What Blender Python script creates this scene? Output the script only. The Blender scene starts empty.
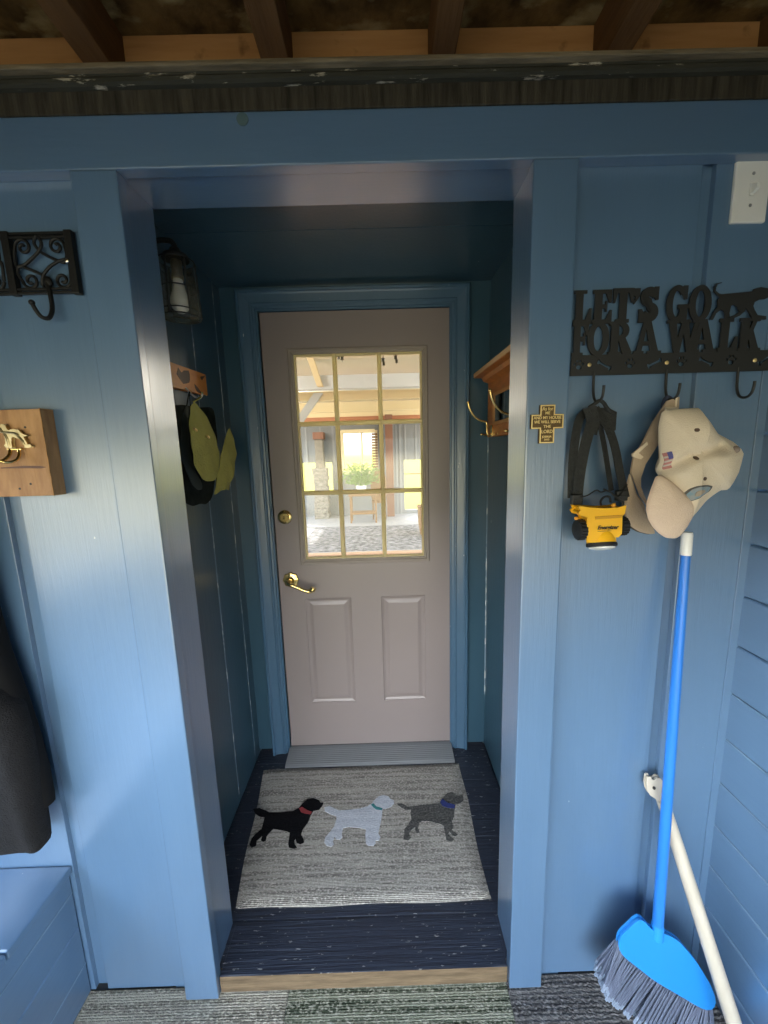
import bpy, bmesh, math, random
from mathutils import Vector, Matrix
random.seed(7)
S = bpy.context.scene
COL = S.collection
PI = math.pi
# traced real-world outlines (metres) of flat or draped things: wall plane is Y=0.03, porch floor Z=0
D={'dog_black': [(-0.53,0.531),(-0.505,0.534),(-0.476,0.522),(-0.457,0.513),(-0.416,0.511),(-0.36,0.515),(-0.338,0.528),(-0.326,0.548),(-0.309,0.568),(-0.284,0.572),(-0.257,0.561),(-0.25,0.55),(-0.237,0.55),(-0.239,0.536),(-0.25,0.517),(-0.274,0.512),(-0.281,0.493),(-0.286,0.464),(-0.303,0.432),(-0.305,0.413),(-0.292,0.397),(-0.287,0.383),(-0.299,0.376),(-0.315,0.381),(-0.323,0.398),(-0.32,0.406),(-0.326,0.391),(-0.321,0.376),(-0.31,0.364),(-0.322,0.36),(-0.341,0.365),(-0.347,0.38),(-0.351,0.422),(-0.364,0.429),(-0.421,0.441),(-0.432,0.425),(-0.439,0.41),(-0.437,0.395),(-0.446,0.39),(-0.457,0.397),(-0.456,0.414),(-0.473,0.396),(-0.469,0.377),(-0.484,0.372),(-0.495,0.382),(-0.496,0.404),(-0.485,0.423),(-0.468,0.442),(-0.469,0.471),(-0.471,0.492),(-0.493,0.497),(-0.519,0.515)],'collar_red': [(-0.336,0.526),(-0.324,0.532),(-0.299,0.516),(-0.279,0.508),(-0.282,0.497),(-0.305,0.501),(-0.324,0.508)],'dog_white': [(-0.23,0.528),(-0.209,0.532),(-0.191,0.523),(-0.168,0.511),(-0.125,0.512),(-0.081,0.516),(-0.049,0.524),(-0.03,0.538),(-0.017,0.556),(0.0,0.571),(0.02,0.575),(0.042,0.568),(0.048,0.557),(0.064,0.548),(0.064,0.535),(0.052,0.52),(0.033,0.513),(0.015,0.51),(0.013,0.484),(0.008,0.456),(0.001,0.424),(-0.002,0.408),(0.006,0.393),(0.001,0.38),(-0.014,0.381),(-0.012,0.371),(-0.019,0.361),(-0.039,0.362),(-0.049,0.37),(-0.053,0.405),(-0.051,0.426),(-0.077,0.433),(-0.119,0.439),(-0.142,0.434),(-0.145,0.413),(-0.141,0.398),(-0.148,0.389),(-0.165,0.39),(-0.172,0.401),(-0.173,0.394),(-0.177,0.384),(-0.171,0.371),(-0.179,0.363),(-0.197,0.367),(-0.209,0.38),(-0.208,0.4),(-0.194,0.418),(-0.179,0.441),(-0.174,0.468),(-0.173,0.485),(-0.198,0.494),(-0.225,0.51)],'collar_teal': [(-0.034,0.532),(-0.023,0.537),(-0.011,0.522),(0.015,0.513),(0.012,0.504),(-0.011,0.508),(-0.024,0.519)],'dog_grey': [(0.074,0.533),(0.097,0.533),(0.119,0.517),(0.145,0.518),(0.195,0.522),(0.255,0.527),(0.264,0.541),(0.28,0.559),(0.296,0.574),(0.317,0.578),(0.331,0.565),(0.341,0.562),(0.361,0.562),(0.36,0.541),(0.34,0.525),(0.323,0.521),(0.314,0.499),(0.306,0.469),(0.293,0.446),(0.295,0.423),(0.286,0.411),(0.304,0.395),(0.299,0.385),(0.285,0.389),(0.276,0.405),(0.268,0.396),(0.288,0.374),(0.275,0.366),(0.258,0.372),(0.257,0.412),(0.256,0.431),(0.235,0.441),(0.199,0.451),(0.174,0.452),(0.161,0.444),(0.155,0.422),(0.16,0.406),(0.147,0.402),(0.143,0.416),(0.144,0.429),(0.127,0.417),(0.117,0.401),(0.125,0.386),(0.112,0.377),(0.094,0.381),(0.099,0.399),(0.1,0.421),(0.117,0.439),(0.131,0.462),(0.13,0.489),(0.134,0.503),(0.111,0.503),(0.089,0.517)],'collar_blue': [(0.259,0.534),(0.271,0.547),(0.288,0.529),(0.319,0.517),(0.313,0.502),(0.287,0.505),(0.266,0.515)],'sign_dog': [(0.8,1.889),(0.791,1.886),(0.788,1.88),(0.788,1.873),(0.795,1.868),(0.801,1.866),(0.837,1.868),(0.869,1.87),(0.872,1.875),(0.886,1.878),(0.897,1.876),(0.908,1.874),(0.92,1.868),(0.919,1.862),(0.907,1.858),(0.899,1.854),(0.886,1.853),(0.876,1.848),(0.874,1.84),(0.878,1.832),(0.886,1.821),(0.905,1.819),(0.906,1.812),(0.876,1.813),(0.868,1.825),(0.859,1.837),(0.856,1.829),(0.846,1.821),(0.83,1.814),(0.824,1.809),(0.819,1.818),(0.835,1.823),(0.845,1.829),(0.84,1.838),(0.832,1.844),(0.825,1.842),(0.823,1.828),(0.826,1.809),(0.815,1.81),(0.812,1.83),(0.804,1.835),(0.794,1.827),(0.788,1.814),(0.781,1.815),(0.788,1.831),(0.796,1.841),(0.794,1.853),(0.798,1.86),(0.792,1.865),(0.784,1.872),(0.784,1.881),(0.789,1.888),(0.798,1.89)],'capA_crown': [(0.636,1.613),(0.642,1.618),(0.67,1.619),(0.709,1.62),(0.707,1.619),(0.731,1.596),(0.755,1.568),(0.774,1.558),(0.792,1.548),(0.808,1.534),(0.815,1.523),(0.814,1.502),(0.81,1.482),(0.798,1.464),(0.787,1.448),(0.772,1.447),(0.75,1.427),(0.729,1.406),(0.716,1.392),(0.703,1.37),(0.692,1.388),(0.675,1.425),(0.656,1.458),(0.644,1.479),(0.64,1.497),(0.636,1.519),(0.632,1.557),(0.632,1.588)],'capA_brim': [(0.621,1.483),(0.633,1.485),(0.653,1.472),(0.677,1.452),(0.701,1.432),(0.709,1.416),(0.705,1.393),(0.695,1.371),(0.683,1.353),(0.674,1.348),(0.654,1.35),(0.637,1.361),(0.623,1.375),(0.612,1.393),(0.606,1.413),(0.607,1.432),(0.612,1.454)],'capA_crease': [(0.744,1.539),(0.717,1.534),(0.681,1.524),(0.656,1.505),(0.639,1.49)],'capB_brim': [(0.609,1.487),(0.618,1.468),(0.632,1.436),(0.655,1.411),(0.668,1.375),(0.692,1.34),(0.675,1.34),(0.649,1.347),(0.627,1.36),(0.612,1.373),(0.604,1.391),(0.601,1.413),(0.601,1.454)],'capB_strap': [(0.705,1.647),(0.682,1.64),(0.655,1.596),(0.634,1.549),(0.617,1.519),(0.614,1.488),(0.631,1.453),(0.639,1.435),(0.658,1.41),(0.644,1.435),(0.636,1.453),(0.634,1.474),(0.642,1.504),(0.674,1.561),(0.687,1.6),(0.706,1.624)],'lamp_body': [(0.474,1.419),(0.49,1.416),(0.524,1.413),(0.56,1.414),(0.573,1.417),(0.572,1.406),(0.566,1.4),(0.567,1.383),(0.568,1.359),(0.563,1.353),(0.554,1.353),(0.554,1.342),(0.526,1.341),(0.495,1.345),(0.493,1.362),(0.493,1.385),(0.492,1.399),(0.487,1.403),(0.475,1.405),(0.472,1.409),(0.477,1.413)],'strapL': [(0.53,1.631),(0.519,1.597),(0.503,1.545),(0.492,1.487),(0.486,1.436)],'strapR': [(0.532,1.631),(0.555,1.592),(0.571,1.543),(0.583,1.484),(0.595,1.432)],'strapL2': [(0.52,1.626),(0.499,1.609),(0.488,1.573),(0.481,1.512),(0.48,1.433)],'strapR2': [(0.528,1.63),(0.54,1.612),(0.546,1.576),(0.553,1.535),(0.569,1.447)],'broom_block': [(0.6772,-0.0613,0.3456),(0.6837,-0.0614,0.3432),(0.7053,-0.0635,0.3111),(0.7315,-0.0646,0.295),(0.7575,-0.0651,0.2876),(0.7908,-0.0668,0.2611),(0.8389,-0.0709,0.1976),(0.8759,-0.0751,0.1338),(0.8933,-0.078,0.0886),(0.8941,-0.079,0.0737),(0.8864,-0.08,0.0576),(0.8651,-0.0796,0.0637),(0.7302,-0.0733,0.1604),(0.6367,-0.0677,0.2471),(0.6265,-0.0664,0.2663),(0.6249,-0.0656,0.2785),(0.6288,-0.0643,0.2999),(0.6537,-0.0627,0.3238)],'cane_hook': [(0.7279,0.0196,0.6837),(0.7321,0.0195,0.6836),(0.7334,0.0178,0.6781),(0.7394,0.0172,0.6761),(0.7458,0.0174,0.6768),(0.7516,0.0188,0.6812),(0.7567,0.0184,0.6801),(0.761,0.0164,0.6737),(0.765,0.0137,0.6654),(0.7676,0.0102,0.6545),(0.7686,0.0056,0.64),(0.7604,-0.008,0.5975),(0.7573,-0.008,0.5975),(0.7521,-0.0011,0.619),(0.7472,0.0041,0.6353),(0.7394,0.0053,0.6391),(0.7289,0.0074,0.6457),(0.7241,0.0106,0.6557),(0.724,0.0153,0.6702)],'jacket': [(-0.764,1.429),(-0.804,1.034),(-0.772,0.995),(-0.766,0.851),(-0.778,0.742),(-0.806,0.6),(-0.871,0.597),(-0.918,0.608),(-0.775,0.699),(-0.756,0.769),(-0.76,0.956),(-0.768,1.107)],'plaque_dog': [(-0.77,1.627),(-0.766,1.63),(-0.761,1.63),(-0.758,1.627),(-0.757,1.623),(-0.756,1.619),(-0.752,1.617),(-0.742,1.619),(-0.731,1.617),(-0.728,1.612),(-0.723,1.608),(-0.717,1.606),(-0.721,1.605),(-0.724,1.605),(-0.723,1.6),(-0.72,1.593),(-0.718,1.587),(-0.717,1.585),(-0.712,1.586),(-0.71,1.583),(-0.715,1.581),(-0.723,1.581),(-0.722,1.585),(-0.723,1.591),(-0.726,1.596),(-0.729,1.601),(-0.733,1.603),(-0.733,1.6),(-0.737,1.602),(-0.746,1.605),(-0.75,1.601),(-0.752,1.591),(-0.752,1.581),(-0.756,1.581),(-0.756,1.591),(-0.755,1.601),(-0.758,1.597),(-0.759,1.588),(-0.759,1.583),(-0.764,1.582),(-0.766,1.586),(-0.762,1.59),(-0.762,1.6),(-0.763,1.61),(-0.766,1.617),(-0.769,1.622),(-0.771,1.623)],'hat_big': [(0.326,1.712),(0.342,1.706),(0.389,1.675),(0.432,1.642),(0.458,1.602),(0.466,1.557),(0.453,1.512),(0.434,1.478),(0.4,1.468),(0.358,1.47),(0.321,1.479),(0.296,1.502),(0.28,1.526),(0.275,1.565),(0.276,1.614),(0.282,1.662),(0.292,1.697),(0.309,1.702)],'hat_small': [(0.579,1.652),(0.596,1.635),(0.621,1.598),(0.623,1.556),(0.599,1.505),(0.572,1.465),(0.541,1.45),(0.515,1.432),(0.484,1.429),(0.446,1.431),(0.416,1.423),(0.396,1.421),(0.405,1.443),(0.427,1.471),(0.454,1.508),(0.472,1.542),(0.498,1.572),(0.533,1.612),(0.565,1.642)],'hat_eyelets': [(0.267,1.642),(0.346,1.624),(0.264,1.519)],'dark_brim': [(0.34,1.701),(0.362,1.707),(0.35,1.669),(0.339,1.573),(0.36,1.499),(0.399,1.46),(0.395,1.441),(0.363,1.442),(0.329,1.462),(0.3,1.506),(0.291,1.559),(0.294,1.615),(0.313,1.672)],'dark_crown': [(0.319,1.703),(0.375,1.711),(0.476,1.713),(0.577,1.726),(0.61,1.719),(0.614,1.67),(0.614,1.625),(0.59,1.524),(0.536,1.423),(0.51,1.394),(0.461,1.382),(0.428,1.391),(0.37,1.389),(0.322,1.407),(0.311,1.454),(0.305,1.519),(0.303,1.6),(0.308,1.666)],'hb_motif': [(0.406,1.829),(0.424,1.817),(0.442,1.827),(0.474,1.833),(0.479,1.821),(0.477,1.804),(0.47,1.794),(0.448,1.787),(0.429,1.783),(0.407,1.796),(0.393,1.807)],'hb_motif2': [(0.507,1.796),(0.528,1.787),(0.555,1.773),(0.544,1.769),(0.52,1.772),(0.508,1.784)],'hb_motif3': [(0.558,1.829),(0.59,1.837),(0.602,1.842),(0.589,1.833),(0.57,1.819),(0.561,1.821)],'iron': [(-0.686,1.998),(-0.617,1.996),(-0.682,1.927),(-0.614,1.926),(-0.707,1.957),(-0.653,2.01),(-0.653,1.929),(-0.597,1.964),(-0.652,1.986),(-0.653,1.943),(-0.696,1.96),(-0.622,1.968)]}

# ------------------------------------------------------------------ materials
def nd(t, ty, **kw):
    n = t.nodes.new(ty)
    for k, v in kw.items():
        if k in n.inputs: n.inputs[k].default_value = v
        else: setattr(n, k, v)
    return n
def mat(name, col, rough=.5, metal=0, spec=.5, var=None, scale=(8, 8, 8), amt=.5, bump=0, bscale=None, detail=4, chips=None, chipcol=(.6, .6, .58), chipscale=(18, 18, 6), chipw=.02, coat=0, sheen=0, second=None):
    """principled with a noise mix between col and var, optional noise bump, optional worn chips of another colour"""
    m = bpy.data.materials.new(name); m.use_nodes = True
    t = m.node_tree; L = t.links; b = t.nodes['Principled BSDF']
    b.inputs['Roughness'].default_value = rough; b.inputs['Metallic'].default_value = metal
    b.inputs['Specular IOR Level'].default_value = spec
    b.inputs['Coat Weight'].default_value = coat; b.inputs['Coat Roughness'].default_value = .27; b.inputs['Coat IOR'].default_value = 1.6
    b.inputs['Sheen Weight'].default_value = sheen
    b.inputs['Base Color'].default_value = (*col, 1)
    tc = nd(t, 'ShaderNodeTexCoord'); mp = nd(t, 'ShaderNodeMapping'); mp.inputs['Scale'].default_value = scale
    L.new(tc.outputs['Object'], mp.inputs['Vector'])
    out = None
    if var:
        n = nd(t, 'ShaderNodeTexNoise', Scale=1.0, Detail=detail, Roughness=.6); L.new(mp.outputs[0], n.inputs['Vector'])
        r = nd(t, 'ShaderNodeValToRGB'); r.color_ramp.elements[0].position = .5-amt/2; r.color_ramp.elements[1].position = .5+amt/2
        L.new(n.outputs['Fac'], r.inputs[0])
        mx = nd(t, 'ShaderNodeMix', data_type='RGBA'); mx.inputs[6].default_value = (*col, 1); mx.inputs[7].default_value = (*var, 1)
        L.new(r.outputs[0], mx.inputs[0]); out = mx.outputs[2]
    if second:   # a second, broader stain
        c2, sc2, pos = second
        mp3 = nd(t, 'ShaderNodeMapping'); mp3.inputs['Scale'].default_value = sc2; L.new(tc.outputs['Object'], mp3.inputs['Vector'])
        n = nd(t, 'ShaderNodeTexNoise', Scale=1.0, Detail=5); L.new(mp3.outputs[0], n.inputs['Vector'])
        r = nd(t, 'ShaderNodeValToRGB'); r.color_ramp.elements[0].position = pos-.06; r.color_ramp.elements[1].position = pos+.06
        L.new(n.outputs['Fac'], r.inputs[0])
        mx = nd(t, 'ShaderNodeMix', data_type='RGBA'); mx.inputs[7].default_value = (*c2, 1)
        if out: L.new(out, mx.inputs[6])
        else: mx.inputs[6].default_value = (*col, 1)
        L.new(r.outputs[0], mx.inputs[0]); out = mx.outputs[2]
    if chips:
        mp2 = nd(t, 'ShaderNodeMapping'); mp2.inputs['Scale'].default_value = chipscale; L.new(tc.outputs['Object'], mp2.inputs['Vector'])
        n = nd(t, 'ShaderNodeTexNoise', Scale=1.0, Detail=6, Roughness=.65); L.new(mp2.outputs[0], n.inputs['Vector'])
        r = nd(t, 'ShaderNodeValToRGB'); r.color_ramp.elements[0].position = chips; r.color_ramp.elements[1].position = chips+chipw
        L.new(n.outputs['Fac'], r.inputs[0])
        mx = nd(t, 'ShaderNodeMix', data_type='RGBA'); mx.inputs[7].default_value = (*chipcol, 1)
        if out: L.new(out, mx.inputs[6])
        else: mx.inputs[6].default_value = (*col, 1)
        L.new(r.outputs[0], mx.inputs[0]); out = mx.outputs[2]
    if out: L.new(out, b.inputs['Base Color'])
    if bump:
        mb = nd(t, 'ShaderNodeMapping'); mb.inputs['Scale'].default_value = bscale or scale; L.new(tc.outputs['Object'], mb.inputs['Vector'])
        n = nd(t, 'ShaderNodeTexNoise', Scale=1.0, Detail=5, Roughness=.6); L.new(mb.outputs[0], n.inputs['Vector'])
        bp = nd(t, 'ShaderNodeBump', Strength=bump, Distance=.01); L.new(n.outputs['Fac'], bp.inputs['Height'])
        L.new(bp.outputs[0], b.inputs['Normal'])
    return m
BLUE = (.077, .15, .257)
BLUE2 = (.1, .182, .3)
M = {}
def paint(name, sc, bs, **kw):
    d = dict(rough=.29, spec=1.0, coat=.9, var=BLUE2, scale=sc, amt=.9, bump=.1, bscale=bs)
    d.update(kw); return mat(name, BLUE, **d)
M['paint_v'] = paint('blue paint on upright boards', (14, 14, 2.2), (130, 130, 9), chips=.735, chipcol=(.34, .42, .48), chipscale=(26, 26, 26))
M['paint_y'] = paint('blue paint on lap siding', (9, 2.2, 9), (60, 6, 60), chips=.755, chipcol=(.34, .42, .48), chipscale=(26, 26, 26))
M['paint_x'] = paint('blue paint on header', (2.2, 9, 9), (9, 90, 90), chips=.75, chipcol=(.34, .42, .48), chipscale=(24, 24, 24))
M['paint_casing'] = mat('blue paint on door casing', (.048, .105, .17), spec=.9, var=(.062, .127, .2), scale=(9, 9, 3), bump=.1, bscale=(60, 60, 10), rough=.26, chips=.7, chipcol=(.5, .55, .58), chipscale=(70, 70, 18))
M['paint_alcove'] = mat('blue paint darkened for entry shade', (.03, .074, .108), rough=.3, spec=.7, var=(.039, .09, .13), scale=(8, 8, 2), amt=.8, bump=.08, bscale=(70, 70, 8), chips=.72, chipcol=(.4, .45, .45), chipscale=(40, 40, 12))  # porch blue lowered so the colour itself carries the entry's shade
M['worn'] = mat('worn white seam', (.2, .27, .33), rough=.6, chips=.52, chipcol=(.75, .76, .72), chipscale=(60, 60, 14), chipw=.06)
M['deck'] = mat('navy deck paint', (.017, .022, .04), rough=.4, spec=.6, var=(.026, .034, .055), scale=(7, 60, 10), amt=.4, bump=.6, bscale=(5, 110, 20), chips=.638, chipcol=(.38, .38, .36), chipscale=(30, 120, 60), chipw=.02)
M['raw'] = mat('bare weathered wood', (.21, .15, .09), rough=.85, spec=.2, var=(.085, .06, .035), scale=(9, 20, 60), amt=.5, bump=.5, bscale=(8, 40, 120))
M['door'] = mat('taupe painted door', (.225, .19, .185), rough=.33, spec=.5, var=(.245, .205, .195), scale=(3, 3, 3), amt=.8, bump=.03, bscale=(200, 200, 200))
M['muntin'] = mat('cream translucent window grille', (.8, .72, .47), rough=.45, var=(.74, .65, .4), scale=(9, 9, 9))
_t = M['muntin'].node_tree; _tl = nd(_t, 'ShaderNodeBsdfTranslucent'); _tl.inputs[0].default_value = (.95, .85, .5, 1); _mx = nd(_t, 'ShaderNodeMixShader'); _mx.inputs[0].default_value = .5
_t.links.new(_t.nodes['Principled BSDF'].outputs[0], _mx.inputs[1]); _t.links.new(_tl.outputs[0], _mx.inputs[2]); _t.links.new(_mx.outputs[0], _t.nodes['Material Output'].inputs[0])
M['liteframe'] = mat('taupe window frame', (.25, .21, .185), rough=.4)
M['palebrass'] = mat('pale worn brass', (.72, .6, .36), rough=.3, metal=1, var=(.4, .32, .18), scale=(90, 90, 90))
M['seam'] = mat('light worn board edge', (.24, .35, .46), rough=.5, var=(.12, .2, .3), scale=(30, 9, 30))
M['brass'] = mat('polished brass', (.83, .62, .25), rough=.2, metal=1)
M['alu'] = mat('ribbed aluminium', (.3, .31, .32), rough=.4, metal=.5, var=(.3, .31, .33), scale=(30, 8, 8))
M['seal'] = mat('black door seal', (.02, .02, .022), rough=.7)
M['black'] = mat('black satin metal', (.016, .0165, .016), rough=.5)
M['iron'] = mat('wrought iron', (.007, .0075, .008), rough=.5, spec=.3, bump=.15, bscale=(150, 150, 150))
M['steel'] = mat('bright screw steel', (.7, .68, .6), rough=.25, metal=1)
M['joist'] = mat('brown roof framing', (.2, .1, .038), rough=.9, spec=.15, var=(.09, .045, .018), scale=(25, 3, 25), amt=.6, bump=.5, bscale=(70, 6, 70))
M['block'] = mat('pale pine blocking', (.5, .27, .11), rough=.85, spec=.15, var=(.34, .165, .06), scale=(3, 30, 30), amt=.6, bump=.2, bscale=(5, 60, 60), second=((.14, .07, .03), (14, 14, 14), .7))
M['sheath'] = mat('mottled roof boards', (.2, .125, .045), rough=.95, spec=.1, var=(.045, .028, .012), scale=(11, 11, 11), amt=.35, bump=.4, bscale=(40, 40, 40), second=((.3, .24, .12), (9, 16, 9), .58))
M['ledge'] = mat('dirty weathered ledge', (.014, .012, .008), rough=.85, spec=.2, var=(.075, .066, .048), scale=(60, 30, 5), amt=.45, bump=.6, bscale=(60, 60, 12), chips=.7, chipcol=(.28, .25, .2), chipscale=(16, 40, 30), chipw=.05)
M['ledge_lip'] = mat('weathered ledge lip', (.34, .27, .17), rough=.85, spec=.2, var=(.06, .048, .03), scale=(5, 30, 50), amt=.6, bump=.6, bscale=(8, 40, 90))
M['ledge_mid'] = mat('grey green ledge moulding', (.055, .053, .04), rough=.8, spec=.2, var=(.03, .03, .022), scale=(6, 20, 20), amt=.6, bump=.5, bscale=(10, 60, 60), chips=.6, chipcol=(.42, .38, .3), chipscale=(11, 60, 50), chipw=.05)
M['white'] = mat('white plastic', (.72, .73, .72), rough=.35)
M['offwhite'] = mat('cream white plastic', (.5, .46, .385), rough=.4, var=(.42, .38, .31), scale=(20, 20, 8))
M['dark'] = mat('dark slot', (.02, .02, .02), rough=.6)
M['gold'] = mat('gold lettering', (.86, .66, .3), rough=.3, metal=.75)
M['bronze'] = mat('dark bronze plaque', (.1, .058, .02), rough=.45, metal=.5, var=(.14, .085, .03), scale=(90, 90, 90))
M['yellow'] = mat('yellow plastic', (.95, .5, .012), rough=.36)
M['rubber'] = mat('black rubber', (.012, .012, .012), rough=.6)
M['strap'] = mat('black webbing', (.014, .015, .014), rough=.8, var=(.034, .036, .034), scale=(160, 160, 90), bump=.4, bscale=(300, 300, 200))
M['lens'] = mat('pale lens', (.8, .8, .75), rough=.12)
M['cream'] = mat('cream cotton twill', (.8, .68, .52), rough=.9, var=(.74, .62, .47), scale=(10, 10, 10), amt=.7, bump=.25, bscale=(380, 380, 380), sheen=.15)
M['pinkcream'] = mat('warm cream cotton brim', (.82, .64, .49), rough=.9, var=(.76, .58, .44), scale=(12, 12, 12), bump=.25, bscale=(380, 380, 380))
M['tan'] = mat('tan cotton', (.5, .39, .28), rough=.9, var=(.42, .32, .23), scale=(14, 14, 14), bump=.25, bscale=(300, 300, 300))
M['tan_dark'] = mat('dark edge binding', (.1, .085, .07), rough=.9)
M['navy'] = mat('navy shade on cap back', (.05, .06, .1), rough=.9)
M['flag_red'] = mat('faded red stripes', (.52, .22, .2), rough=.85)
M['flag_blue'] = mat('faded blue canton', (.11, .11, .3), rough=.85)
M['eyelet'] = mat('brown stitched eyelet', (.1, .06, .04), rough=.8)
M['patch'] = mat('blue emblem patch', (.2, .33, .42), rough=.85, var=(.34, .36, .36), scale=(60, 60, 60), amt=.2)
M['patch_edge'] = mat('grey patch border', (.12, .11, .1), rough=.85)
M['bluebroom'] = mat('bright blue plastic', (.018, .235, .66), rough=.36, spec=.5)
M['bluehandle'] = mat('blue coated handle', (.022, .17, .58), rough=.28, spec=.5)
M['bristle'] = mat('grey blue bristles', (.13, .16, .23), rough=.7, var=(.06, .075, .12), scale=(120, 120, 10), amt=.6)
M['bristle_tip'] = mat('pale frayed bristle tips', (.2, .25, .33), rough=.8)
M['plaquewood'] = mat('rustic pine', (.23, .105, .038), rough=.62, var=(.54, .31, .14), scale=(26, 26, 6), amt=.45, bump=.3, bscale=(90, 90, 12), second=((.2, .1, .045), (12, 12, 4), .68))
M['plaquebark'] = mat('rough bark edge', (.55, .29, .11), rough=.8, var=(.38, .19, .07), scale=(40, 40, 9), bump=.6, bscale=(60, 60, 20))
M['jacket'] = mat('black fleece', (.006, .006, .007), rough=.95, spec=.15, var=(.011, .011, .012), scale=(60, 60, 60), bump=.5, bscale=(300, 300, 300), sheen=.05, second=((.04, .04, .042), (26, 26, 26), .74))
M['jacket_in'] = mat('black lining', (.004, .004, .0045), rough=.8, spec=.2)
M['hookwood'] = mat('orange varnished wood', (.8, .3, .05), rough=.4, var=(.62, .2, .03), scale=(14, 10, 40), bump=.1, bscale=(40, 20, 100))
M['burnt'] = mat('dark burnt motif', (.09, .03, .012), rough=.5)
M['olive'] = mat('olive cotton', (.36, .33, .075), rough=.9, var=(.27, .25, .055), scale=(24, 24, 24), amt=.8, bump=.5, bscale=(120, 120, 120), second=((.25, .21, .075), (12, 12, 12), .68))
M['darkhat'] = mat('black green felt', (.006, .009, .007), rough=.95, spec=.2, var=(.02, .026, .022), scale=(30, 30, 30))
M['darkbrim'] = mat('dark grey green felt brim', (.035, .044, .038), rough=.85)
M['shelf'] = mat('honey stained wood', (.6, .2, .03), rough=.4, var=(.32, .11, .025), scale=(10, 12, 40), bump=.1, bscale=(30, 20, 90))
M['shelfedge'] = mat('pale shelf edge', (.58, .34, .15), rough=.5)
M['mirror'] = mat('dark mirror', (.25, .26, .25), rough=.06, metal=1)
M['bulb'] = mat('frosted bulb', (.82, .8, .75), rough=.4)
M['mat'] = None
# interior
M['plaster'] = mat('cream ceiling', (.78, .72, .6), rough=.8, var=(.72, .66, .54), scale=(2, 2, 2))
M['beamwhite'] = mat('pale blue grey beam', (.6, .65, .7), rough=.6)
M['beamcream'] = mat('cream beam', (.78, .66, .42), rough=.6)
M['beamred'] = mat('red brown beam', (.42, .17, .08), rough=.6)
M['greyboard'] = mat('grey blue vertical boards', (.25, .26, .27), rough=.7, var=(.19, .2, .21), scale=(40, 40, 2), amt=.6)
M['roomfloor'] = mat('grey speckled floor', (.42, .42, .44), rough=.6, var=(.3, .31, .35), scale=(9, 9, 9), amt=.5)
M['rug'] = mat('grey blue speckled rug', (.035, .04, .06), rough=.95, var=(.34, .34, .38), scale=(13, 17, 13), amt=.3)
M['stone'] = mat('stacked stone', (.1, .09, .075), rough=.9, var=(.34, .31, .27), scale=(22, 22, 30), amt=.4, bump=.5)
M['brownpost'] = mat('reddish brown post', (.25, .12, .075), rough=.7, var=(.18, .08, .05), scale=(20, 20, 3))
M['leaf'] = mat('green leaves', (.12, .24, .05), rough=.55, var=(.22, .34, .1), scale=(9, 9, 9))
M['dryleaf'] = mat('dark dried leaf', (.05, .045, .03), rough=.8)
M['wicker'] = mat('brown wicker', (.34, .19, .08), rough=.75, var=(.14, .075, .03), scale=(60, 60, 60), amt=.5, bump=.6, bscale=(60, 60, 60))
M['pot'] = mat('white glazed pot', (.75, .74, .72), rough=.3)
def glass(name, rough=0, tint=(1, 1, 1)):
    m = bpy.data.materials.new(name); m.use_nodes = True; t = m.node_tree
    for n in list(t.nodes): t.nodes.remove(n)
    o = nd(t, 'ShaderNodeOutputMaterial'); tr = nd(t, 'ShaderNodeBsdfTransparent'); tr.inputs[0].default_value = (*tint, 1)
    gl = nd(t, 'ShaderNodeBsdfGlossy', Roughness=rough); fr = nd(t, 'ShaderNodeFresnel', IOR=1.45); mx = nd(t, 'ShaderNodeMixShader')
    t.links.new(fr.outputs[0], mx.inputs[0]); t.links.new(tr.outputs[0], mx.inputs[1]); t.links.new(gl.outputs[0], mx.inputs[2]); t.links.new(mx.outputs[0], o.inputs[0])
    return m
M['glass'] = glass('door glass', .02, (.97, .97, .95))
M['lampglass'] = glass('seeded lamp glass', .05, (.93, .94, .92))
_t = M['lampglass'].node_tree; _o = [n for n in _t.nodes if n.type == 'OUTPUT_MATERIAL'][0]; _pr = _o.inputs[0].links[0].from_socket; _df = nd(_t, 'ShaderNodeBsdfTranslucent'); _df.inputs[0].default_value = (.6, .58, .5, 1); _m2 = nd(_t, 'ShaderNodeMixShader'); _m2.inputs[0].default_value = .16
_t.links.new(_pr, _m2.inputs[1]); _t.links.new(_df.outputs[0], _m2.inputs[2]); _t.links.new(_m2.outputs[0], _o.inputs[0])
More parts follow.
